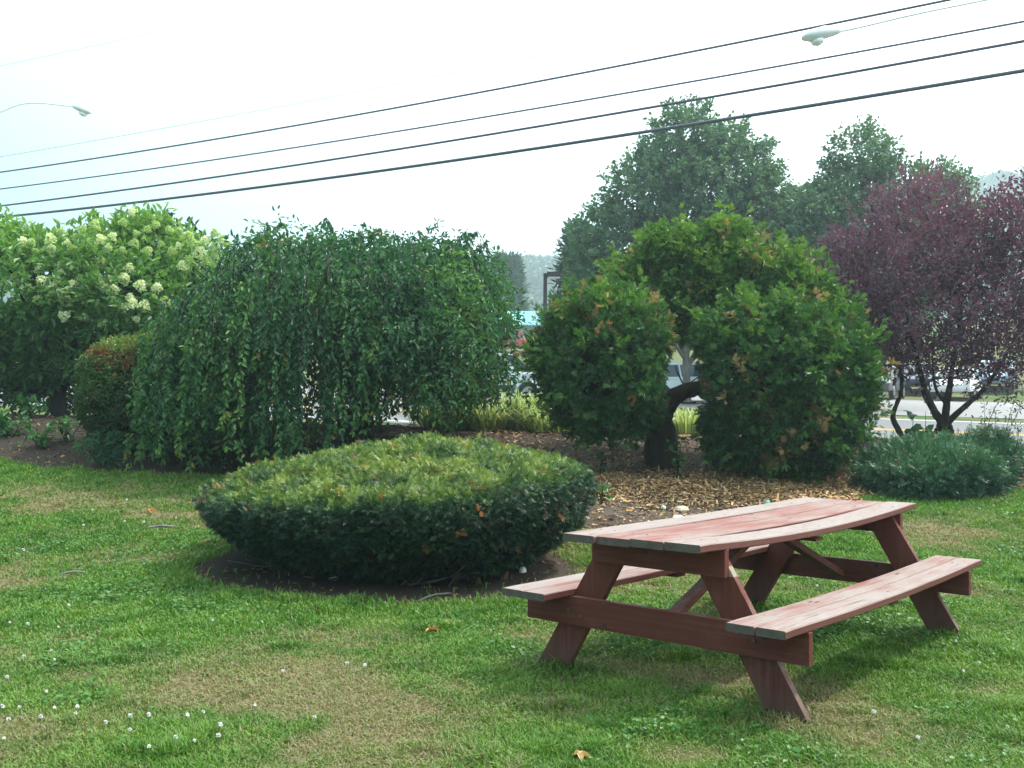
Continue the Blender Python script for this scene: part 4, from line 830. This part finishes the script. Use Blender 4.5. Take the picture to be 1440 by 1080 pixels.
def mulch():
    n = 190000; x = rng.uniform(-.6, 7.5, n); y = rng.uniform(10.0, 17, n); P2 = np.stack([x, y], -1)
    zone = np.exp(-((x - 2.7) / 1.9) ** 2 - ((y - 12.6) / .75) ** 2) * 1.5 + .5 * np.exp(-((x - 4.6) / 1.0) ** 2 - ((y - 13.2) / 1.0) ** 2) + .07
    kp = (rng.random(n) < zone * (.35 + 1.2 * fbm(P2, 1.5, 81, 3))) & (bed_mask(x, y) > .35); x, y, zone = x[kp], y[kp], zone[kp]; n = len(x)
    b = np.stack([x, y, ground_base(x, y) + rng.uniform(.004, .02, n)], -1)
    V = np.array([(-.14, 0, 0), (.14, .03, .05), (.12, 1, 0), (-.10, .95, -.05)], float); mb = MB()
    mb.scatter((V, [[0, 1, 2, 3]]), b, frames(rdir(n) * [1, 1, .35], rdir(n) * .6 + [0, 0, 1]), np.stack([rng.uniform(.03, .1, n)] * 1 + [.015 + .09 * rng.random(n) ** 2.5] + [rng.uniform(.05, .1, n)], -1), np.clip(rng.normal(.55, .28, n), 0, 1), np.where(zone < .3, .6, 0) * rng.random(n))
    n = 9000; x = rng.uniform(-8.5, 7.5, n); y = rng.uniform(7, 17.5, n); kp = bed_mask(x, y) > .5; x, y = x[kp], y[kp]; n = len(x); b = np.stack([x, y, ground_base(x, y) + .006], -1)
    mb.scatter((V, [[0, 1, 2, 3]]), b, frames(rdir(n) * [1, 1, .3], rdir(n) * .5 + [0, 0, 1]), np.stack([rng.uniform(.04, .12, n), rng.uniform(.02, .08, n), rng.uniform(.05, .1, n)], -1), rng.random(n) * .5, .7 * rng.random(n))
    tag(mb.build('mulch', m_chip), 'tan wood chip mulch scattered over the bed', kind='stuff')
mulch()

# small things lying about
def stone(px, py, w_, h_, mat, name, label, cat, seed):
    p = gp(px, py); g = np.random.default_rng(seed); th = np.linspace(0, 2 * np.pi, 11)[:-1]; prof = [(.86, -.25), (1, .25), (.82, .75), (.45, 1.0), (.05, 1.02)]; rr = 1 + .35 * (g.random(10) - .5); mb = MB()
    rings = [[(w_ * r_ * rr[k] * math.cos(th[k]), w_ * .7 * r_ * rr[k] * math.sin(th[k]), h_ * (z_ + .15 * (g.random() - .5))) for k in range(10)] for r_, z_ in prof]
    loft(mb, rings); o = mb.build(name, mat); o.location = p; o.rotation_euler = (0, 0, g.uniform(0, 3)); tag(o, label, cat)
m_stone = plain('pale_stone', (.42, .36, .28), .85, .2, 0, .3, 20); m_white = plain('crumpled_white', (.62, .66, .64), .6, .3, 0, .25, 30); m_teal = plain('faded_teal', (.25, .48, .42), .5, .4)
stone(961, 716, .11, .05, m_stone, 'stone', 'flat tan stone on the dark soil just behind the tabletop', 'stone', 1)
stone(935, 713, .03, .03, m_white, 'pebble', 'small white pebble left of the flat tan stone', 'pebble', 2)
stone(956, 729, .09, .05, m_white, 'crumpled_wrapper', 'crumpled white wrapper on the soil against the table edge', 'litter', 3)
stone(1081, 706, .05, .05, m_teal, 'plastic_scrap', 'small teal plastic scrap on the mulch above the tabletop', 'litter', 4)
stone(672, 806, .05, .03, m_white, 'paper_scrap', 'white paper scrap lying in the shade under the round hedge', 'litter', 5)
stone(738, 806, .04, .05, m_white, 'paper_scrap', 'pale paper scrap at the right foot of the round hedge', 'litter', 6)
def stick(px, py, ln, r_, ang, mat, name, label, cat):
    p = gp(px, py); mb = MB(); cv = curve([(-ln / 2, 0, .02), (0, ln * .04, .035), (ln / 2, 0, .025)], 8); tube(mb, cv, [r_ * .6] + [r_] * (len(cv) - 2) + [r_ * .5], 6, .5, .4); o = mb.build(name, mat); o.location = p; o.rotation_euler = (0, 0, ang); tag(o, label, cat)
m_stick = plain('grey_wood', (.20, .18, .165), .9, .1, 0, .3, 30)
stick(229, 750, .26, .012, .15, m_stick, 'stick', 'pale grey stick lying on the lawn left of the round hedge', 'stick')
stick(105, 817, .2, .008, .3, m_stick, 'stick', 'grey twig lying in the grass near the left edge', 'stick')
stick(615, 845, .35, .006, .9, m_stick, 'stick', 'thin dead twig on the bare soil at the front of the hedge', 'stick')
m_dead = leafmat('dead_leaf', [(0, (.42, .22, .05)), (1, (.55, .36, .18))], trans=.2)
def fallen(px, py, s_, label, tint):
    p = gp(px, py); mb = MB(); n = 5; mb.scatter(T_leaf(.7, .25, .3), np.zeros((n, 3)) + [0, 0, .03], frames(rdir(n) * [1, 1, .3], rdir(n) * .6 + [0, 0, 1]), s_ * rng.uniform(.7, 1.1, n), np.full(n, tint)); o = mb.build('fallen_leaf', m_dead); o.location = p; tag(o, label, 'leaf')
fallen(291, 775, .11, 'orange fallen leaf at the left foot of the round hedge', 0); fallen(611, 893, .07, 'orange fallen leaf on the grass in front of the hedge', .1); fallen(632, 884, .06, 'small orange leaf just right of the other on the lawn', .2); fallen(820, 1072, .05, 'pale crumpled dry leaf at the bottom edge of the lawn', 1); fallen(212, 728, .09, 'yellow fallen leaf on the lawn above the grey stick', .3)
# white clover flowers
m_cf = plain('clover_white', (.72, .70, .66), .8, .2); m_stem = plain('clover_stem', (.06, .14, .04), .7)
cf = thing('clover_flower', 'tiny white clover flower in the lawn', 'clover flower', (0, 0, 0), 0, 'white clover flowers dotted over the lawn')
mb = MB(); n = 46; d = rdir(n); d[:, 2] = d[:, 2] * .8 + .1; mb.scatter(T_quad(.7), d * .001 + [0, 0, .06], frames(d, rdir(n)), .008); mb.build('blossom', m_cf, cf)
mb = MB(); tube(mb, [(0, 0, -.01), (.003, 0, .03), (0, 0, .06)], .0012, 5); mb.build('stem', m_stem, cf)
spots = [(12, 897), (40, 903), (86, 902), (76, 938), (80, 948), (40, 948), (17, 978), (65, 998), (2, 1025), (32, 1020), (60, 1040), (86, 1022), (118, 1022), (113, 1030), (26, 1040), (150, 1042), (184, 1036), (188, 1052), (215, 1036), (264, 1037), (293, 1026), (280, 1064), (250, 1066), (310, 1064), (218, 1078), (10, 1066), (303, 893), (364, 1016), (123, 758), (176, 752), (205, 754), (181, 720), (255, 744), (34, 797), (98, 872), (1358, 955), (1375, 940), (1425, 1032), (1290, 1055), (1098, 810), (1110, 818), (1150, 835), (1225, 1020), (490, 957), (515, 960), (310, 1051), (400, 966), (453, 1032)]
for i, (px, py) in enumerate(spots):
    o = cf if i == 0 else copy_tree(cf); p = gp(px, py); o.location = p; s_ = rng.uniform(.85, 1.3) * (1 if py > 850 else 1.5); o.scale = (s_, s_, s_); o.rotation_euler = (rng.normal(0, .2), rng.normal(0, .2), rng.uniform(0, 6))

# ------------------------------------------------------------------ cars
m_tyre = plain('tyre_rubber', (.02, .02, .02), .9, .2); m_rim = plain('alloy_rim', (.45, .45, .46), .35, .5, .8); m_glass = plain('car_glass', (.03, .045, .05), .08, .8, 0, .1); m_lamp = plain('clear_lamp', (.75, .76, .78), .15, .7); m_tail = plain('red_lamp', (.4, .02, .02), .2, .6); m_trim = plain('dark_trim', (.03, .032, .035), .6, .4)
def paint(name, col): return plain(name, col, .28, .6, .15, .06, 3)
def car(name, label, cat, p, rz_, col, kind='suv', clad=None):
    """x runs from tail to nose"""
    o = thing(name, label, cat, p, rz_, None); Lh = {'suv': 2.3, 'hatch': 2.05, 'sedan': 2.3, 'pickup': 2.6}[kind]
    Wd = .9; bel = {'suv': 1.05, 'hatch': .92, 'sedan': .9, 'pickup': 1.02}[kind]; roof = {'suv': 1.76, 'hatch': 1.5, 'sedan': 1.44, 'pickup': 1.75}[kind]
    hood = bel - .06; xs_ = {'suv': (-Lh + .05, -Lh + .35, .35, 1.05), 'hatch': (-Lh + .1, -Lh + .6, .2, 1.0), 'sedan': (-1.55, -.95, .25, 1.0), 'pickup': (-.75, -.6, .45, 1.05)}[kind]
    low = .32; prof = [(-Lh, .45), (-Lh + .02, .75), (-Lh + .06, bel - .06), (-Lh + .2, bel), (xs_[3] - .05, bel), (Lh - .5, hood - .05), (Lh - .12, hood - .18), (Lh - .02, .62), (Lh, .45), (Lh - .08, low), (-Lh + .08, low)]
    wh = .345; wx = (Lh - .85, -Lh + .82)
    # lower edge with wheel arches
    def arch(cx): return [(cx + (wh + .06) * math.cos(a), wh + (wh + .06) * math.sin(a)) for a in np.linspace(0.05, math.pi - .05, 7)]
    prof = prof[:10] + arch(wx[0]) + arch(wx[1]) + prof[10:]
    def wscale(x, z): return 1 - .10 * max(0, (abs(x) - (Lh - .6)) / .6) ** 2 - .04 * max(0, (z - .75)) / .3
    mb = MB(); rings = []
    for y_, ins in ((-1, .035), (-.96, .0), (.96, .0), (1, .035)):
        rings.append([(x * (1 - ins / Lh), y_ * Wd * wscale(x, z), z + (ins if z < .5 else -ins) * .6) for x, z in prof])
    loft(mb, rings)
    mb.build('body', col, o)
    mb = MB(); cab = [(xs_[0], bel - .02), (xs_[1], roof - .05), (xs_[1] + .25, roof), (xs_[2] - .25, roof), (xs_[2], roof - .05), (xs_[3], bel - .02)]; rings = []
    for y_, in_ in ((-1, 1), (1, 1)): rings.append([(x, y_ * (Wd - .05 - .16 * (z - bel) / (roof - bel)), z) for x, z in cab])
    loft(mb, rings); mb.build('cabin', col, o)
    def pane(nm, quad):
        mb = MB(); q = np.array(quad, float); nn = unit(np.cross(q[1] - q[0], q[2] - q[0])); mb.add(np.vstack([q + nn * .012, q - nn * .01]), [[0, 1, 2, 3], [4, 7, 6, 5], [0, 4, 5, 1], [1, 5, 6, 2], [2, 6, 7, 3], [3, 7, 4, 0]]); mb.build(nm, m_glass, o)
    yw = lambda z: Wd - .05 - .16 * (z - bel) / (roof - bel); zb, zt_ = bel + .04, roof - .1
    f = lambda x0, x1, z: x0 + (x1 - x0) * (z - bel) / (roof - bel)
    pane('windscreen', [(f(xs_[3], xs_[2], zb), -yw(zb) + .08, zb), (f(xs_[3], xs_[2], zb), yw(zb) - .08, zb), (f(xs_[3], xs_[2], zt_), yw(zt_) - .08, zt_), (f(xs_[3], xs_[2], zt_), -yw(zt_) + .08, zt_)])
    pane('rear_window', [(f(xs_[0], xs_[1], zb), yw(zb) - .1, zb), (f(xs_[0], xs_[1], zb), -yw(zb) + .1, zb), (f(xs_[0], xs_[1], zt_), -yw(zt_) + .1, zt_), (f(xs_[0], xs_[1], zt_), yw(zt_) - .1, zt_)])
    xa, xb_ = xs_[0] + .18, xs_[3] - .14; cuts = np.linspace(0, 1, 4 if kind == 'suv' else (2 if kind == 'pickup' else 3))
    for sy in (-1, 1):
        for c0, c1 in zip(cuts[:-1], cuts[1:]):
            lo0, lo1 = xa + (xb_ - xa) * c0 + .03, xa + (xb_ - xa) * c1 - .03; ta, tb_ = f(xs_[0], xs_[1], zt_) + .14, f(xs_[3], xs_[2], zt_) - .1; t0, t1 = ta + (tb_ - ta) * c0 + .03, ta + (tb_ - ta) * c1 - .03
            q = [(lo0, sy * (yw(zb) + .004), zb), (lo1, sy * (yw(zb) + .004), zb), (t1, sy * (yw(zt_) + .004), zt_), (t0, sy * (yw(zt_) + .004), zt_)]
            pane('side_window', q if sy < 0 else q[::-1])
        for nm, x0, mm in (('headlight', Lh - .17, m_lamp), ('tail_light', -Lh + .1, m_tail)):
            mb = MB(); y0, y1 = sorted((sy * .50, sy * .80)); box(mb, (x0 - .06, y0, .66), (x0 + .12 if x0 > 0 else x0 + .04, y1, .80 if x0 > 0 else .95), .5); mb.build(nm, mm, o)
        for x0 in wx:
            wroot = MB(); th = np.linspace(0, 2 * np.pi, 21)[:-1]; yc_ = sy * (Wd - .12)
            rg = [[(x0 + r_ * math.cos(a), yc_ + sy * q_, wh + r_ * math.sin(a)) for a in th] for r_, q_ in ((wh * .9, -.1), (wh, -.07), (wh, .07), (wh * .92, .105), (wh * .62, .10))]; loft(wroot, rg); wo_ = wroot.build('wheel', m_tyre, o)
            mr = MB(); rg = [[(x0 + r_ * math.cos(a), yc_ + sy * q_, wh + r_ * math.sin(a)) for a in th] for r_, q_ in ((wh * .62, .09), (wh * .6, .112), (wh * .3, .10), (wh * .08, .125))]; loft(mr, rg); mr.build('rim', m_rim, wo_)
    if clad:
        mb = MB(); box(mb, (-Lh + .75 + .5, -Wd - .012, .33), (Lh - .85 - .5, Wd + .012, .60)); box(mb, (Lh - .10, -.74, .36), (Lh + .03, .74, .58)); box(mb, (-Lh - .03, -.74, .40), (-Lh + .1, .74, .60)); mb.build('bumper_trim', clad, o)
    if kind == 'suv':
        mb = MB()
        for sy in (-1, 1): box(mb, (xs_[1] + .1, sy * .62 - .02, roof + .001), (xs_[2] - .25, sy * .62 + .02, roof + .06))
        mb.build('roof_rack', m_trim, o)
    return o
ang_road = math.atan2(.503, -.864)
def onp(px, D, dz=0): p = onground(px, D); return (p[0], p[1], p[2] + .012 + dz)
car('parked_car', 'silver sport utility car seen between cherry and clipped evergreen', 'car', onp(699, 35.5), -.35, paint('silver_paint', (.62, .65, .68)), 'suv', plain('slate_trim', (.06, .08, .11), .5))
car('parked_car', 'small red pickup far up the slope between the trees', 'car', onp(722, 82), ang_road + .4, paint('red_paint', (.45, .03, .05)), 'pickup')
car('parked_car', 'pale blue hatchback parked behind the right forked plum branch', 'car', onp(1402, 51), -2.1, paint('pale_blue_paint', (.28, .38, .50)), 'hatch')
car('parked_car', 'white sedan parked across the road behind the plum trunk', 'car', onp(1346, 46.5), -2.1, paint('white_paint', (.75, .76, .76)), 'sedan')
car('parked_car', 'dark navy car parked left of the white sedan across the road', 'car', onp(1292, 51), -2.1, paint('navy_paint', (.03, .04, .08)), 'hatch')
car('parked_car', 'grey car seen through the arch of the clipped evergreen', 'car', onp(938, 42), -1.1, paint('grey_paint', (.33, .36, .40)), 'sedan')
car('parked_car', 'white car behind the curved branch of the clipped evergreen', 'car', onp(985, 38), -.5, paint('bright_white_paint', (.78, .78, .78)), 'hatch')
car('parked_car', 'dark car parked at the right foot of the clipped evergreen', 'car', onp(1236, 47), -2.1, paint('charcoal_paint', (.10, .10, .11)), 'hatch')

# ------------------------------------------------------------------ building, lamps, wires
def building():
    D = 100; b = onground(775, D); o = thing('roofed_building', 'low building with teal metal roof far behind the lamp post', 'building', tuple(b), .25); zt_ = pt(760, 462, D)[2] - b[2]; zr_ = pt(760, 438, D)[2] - b[2]; w_, d_ = 7.5, 5.0
    mb = MB(); box(mb, (-w_, -d_, -1), (w_, d_, zt_)); mb.build('wall', plain('cream_siding', (.45, .42, .38), .8), o)
    m, t = M('teal_metal'); wv = N(t, 'ShaderNodeTexWave', wave_type='BANDS', bands_direction='X'); wv.inputs['Scale'].default_value = 1.1; t.links.new(N(t, 'ShaderNodeTexCoord').outputs['Object'], wv.inputs['Vector']); finish(t, mixc(t, wv.outputs['Fac'], (.04, .24, .27), (.07, .36, .38)), .45, bump(t, wv.outputs['Fac'], .06, .8), .5)
    mb = MB(); e = .7
    V = [(-w_ - e, -d_ - e, zt_ - .1), (w_ + e, -d_ - e, zt_ - .1), (w_ + e, 0, zr_), (-w_ - e, 0, zr_), (-w_ - e, d_ + e, zt_ - .1), (w_ + e, d_ + e, zt_ - .1)]; V = V + [(a, b_, c - .15) for a, b_, c in V]
    mb.add(V, [[0, 1, 2, 3], [3, 2, 5, 4], [7, 6, 9, 8], [8, 9, 10, 11], [0, 6, 7, 1], [4, 5, 11, 10], [1, 7, 8, 2], [2, 8, 11, 5], [0, 3, 9, 6], [3, 4, 10, 9]]); mb.build('roof', m, o)
    for x_ in (-5, -2, 2, 5):
        mb = MB(); box(mb, (x_ - .6, -d_ - .05, zt_ * .35), (x_ + .6, -d_ + .02, zt_ * .75)); mb.build('window', m_glass, o)
building()
m_bronze = plain('dark_bronze', (.035, .028, .03), .5, .5, .4); m_galv = plain('galvanised', (.72, .75, .76), .5, .4, .1); m_lens = plain('lamp_lens', (.75, .76, .74), .3, .5)
def lamp_post():
    D = 33.3; b = onground(766, D); top = pt(766, 384, D); H = top[2] - b[2]; o = thing('lamp_post', 'tall dark lamp post with flat box head between the trees', 'lamp post', tuple(b))
    mb = MB(); box(mb, (-.06, -.06, -.2), (.06, .06, H)); mb.build('pole', m_bronze, o)
    mb = MB(); loft(mb, [[(x, y_, H - .12 + z) for x, y_ in ((.061, -.17), (.50, -.17), (.50, .17), (.061, .17))] for z in (0, .16)]); h = mb.build('lamp_head', m_bronze, o)
    mb = MB(); box(mb, (.10, -.14, H - .15), (.47, .14, H - .1205)); mb.build('lamp_lens', m_lens, h)
lamp_post()
m_pole = barkmat('pole_wood', (.10, .08, .065), (.2, .17, .14), 5)
def street_lamp(label, px_pole, D, arm_px, head_px, hsize):
    b = onground(px_pole, D); top = pt(px_pole, arm_px[0][1], D); H = top[2] - b[2] + 1.2; o = thing('street_lamp', label, 'street lamp', tuple(b)); mb = MB()
    tube(mb, [(0, 0, -.4), (0, 0, H * .5), (0, 0, H)], [.17, .15, .12], 12); mb.build('pole', m_pole, o, True)
    cv = curve([pt(a, y_, D) - b for a, y_ in arm_px], 18); mb = MB(); tube(mb, cv, .022, 8); mb.build('arm', m_galv, o, True)
    a, e = [pt(*q, D) - b for q in head_px]; ln = np.linalg.norm(e - a); d = unit(e - a); sd_ = np.array([0, 1., 0]); up_ = unit(np.cross(sd_, d)); up_ = up_ if up_[2] > 0 else -up_; mb = MB(); rings = []
    for u, w_, t_, bt in ((0, .06, .05, .05), (.12, .10, .09, .07), (.4, .16, .14, .09), (.75, .17, .12, .10), (.95, .11, .06, .05), (1, .04, .02, .02)):
        c = a + d * ln * u; th = np.linspace(0, 2 * np.pi, 13)[:-1]; rings.append([c + sd_ * w_ * math.cos(q) + up_ * (t_ if math.sin(q) > 0 else bt) * math.sin(q) for q in th])
    loft(mb, rings); h = mb.build('lamp_head', m_galv, o, True)
    mb = MB(); c = a + d * ln * .62 - up_ * .10; tube(mb, [c, c - up_ * .06, c - up_ * .10], [.13, .11, .03], 12); mb.build('lamp_lens', m_lens, h, True)
street_lamp('cobra street lamp with long thin curved arm high at the left edge', -60, 31.6, [(-60, 190), (-20, 172), (0, 164), (22, 155), (45, 152), (75, 154), (101, 157)], [(99, 156), (124, 165)], .5)
street_lamp('pale cobra street lamp high at the upper right below the top wire', 1500, 19, [(1500, -40), (1400, -12), (1290, 12), (1200, 34), (1172, 40)], [(1176, 38), (1122, 49)], .7)
m_wire = plain('weathered_cable', (.07, .075, .10), .6, .3)
def wire(y_left, s_, r_, sag, label, y_right):
    # runs level above the near side of the road
    Dl = s_ / (-.5 * SX + SY); z = CAM_H + (571.7 - y_left) * Dl / FPX; Dr = s_ / (.5 * SX + SY); z2 = CAM_H + (571.7 - y_right) * Dr / FPX
    tl = -SY * (-.5 * Dl) + SX * Dl; tr = -SY * (.5 * Dr) + SX * Dr; T = np.linspace(tr - 22, tl + 30, 60)
    Z = z2 + (z - z2) * (T - tr) / (tl - tr) + sag * (((T - (tl + tr) / 2) / ((tl - tr) / 2)) ** 2 - 1); P = np.stack([SX * s_ - SY * T, SY * s_ + SX * T, Z], -1); mb = MB(); tube(mb, P - P[0], r_, 6); o = mb.build('overhead_wire', m_wire, None, True); o.location = P[0]; tag(o, label, 'wire', 'overhead wires along the road')
wire(308, 20.0, .036, .20, 'lowest and thickest of the black overhead wires', 93)
wire(292, 20.05, .027, .18, 'second lowest black overhead wire, just above the thickest', 51)
wire(268, 20.1, .020, .18, 'third black overhead wire from the bottom', 23)
wire(244, 20.0, .023, .20, 'fourth black overhead wire, upper edge of the dark group', -30)
wire(222, 20.3, .007, .15, 'thin faint overhead wire just above the dark group', -75)
wire(92, 20.6, .006, .12, 'thinnest topmost overhead wire near the upper left corner', -260)

# ------------------------------------------------------------------ haze
def haze(density):
    mb = MB(); box(mb, (-620, -32, -5), (620, 640, 125)); m, t = M('pale_air'); v = N(t, 'ShaderNodeVolumePrincipled'); v.inputs['Color'].default_value = (.72, .93, 1.0, 1); v.inputs['Density'].default_value = density; v.inputs['Anisotropy'].default_value = .55
    o_ = N(t, 'ShaderNodeOutputMaterial'); t.links.new(v.outputs['Volume'], o_.inputs['Volume']); o = mb.build('haze', m); tag(o, 'pale summer haze', kind='stuff')
haze(.0017)
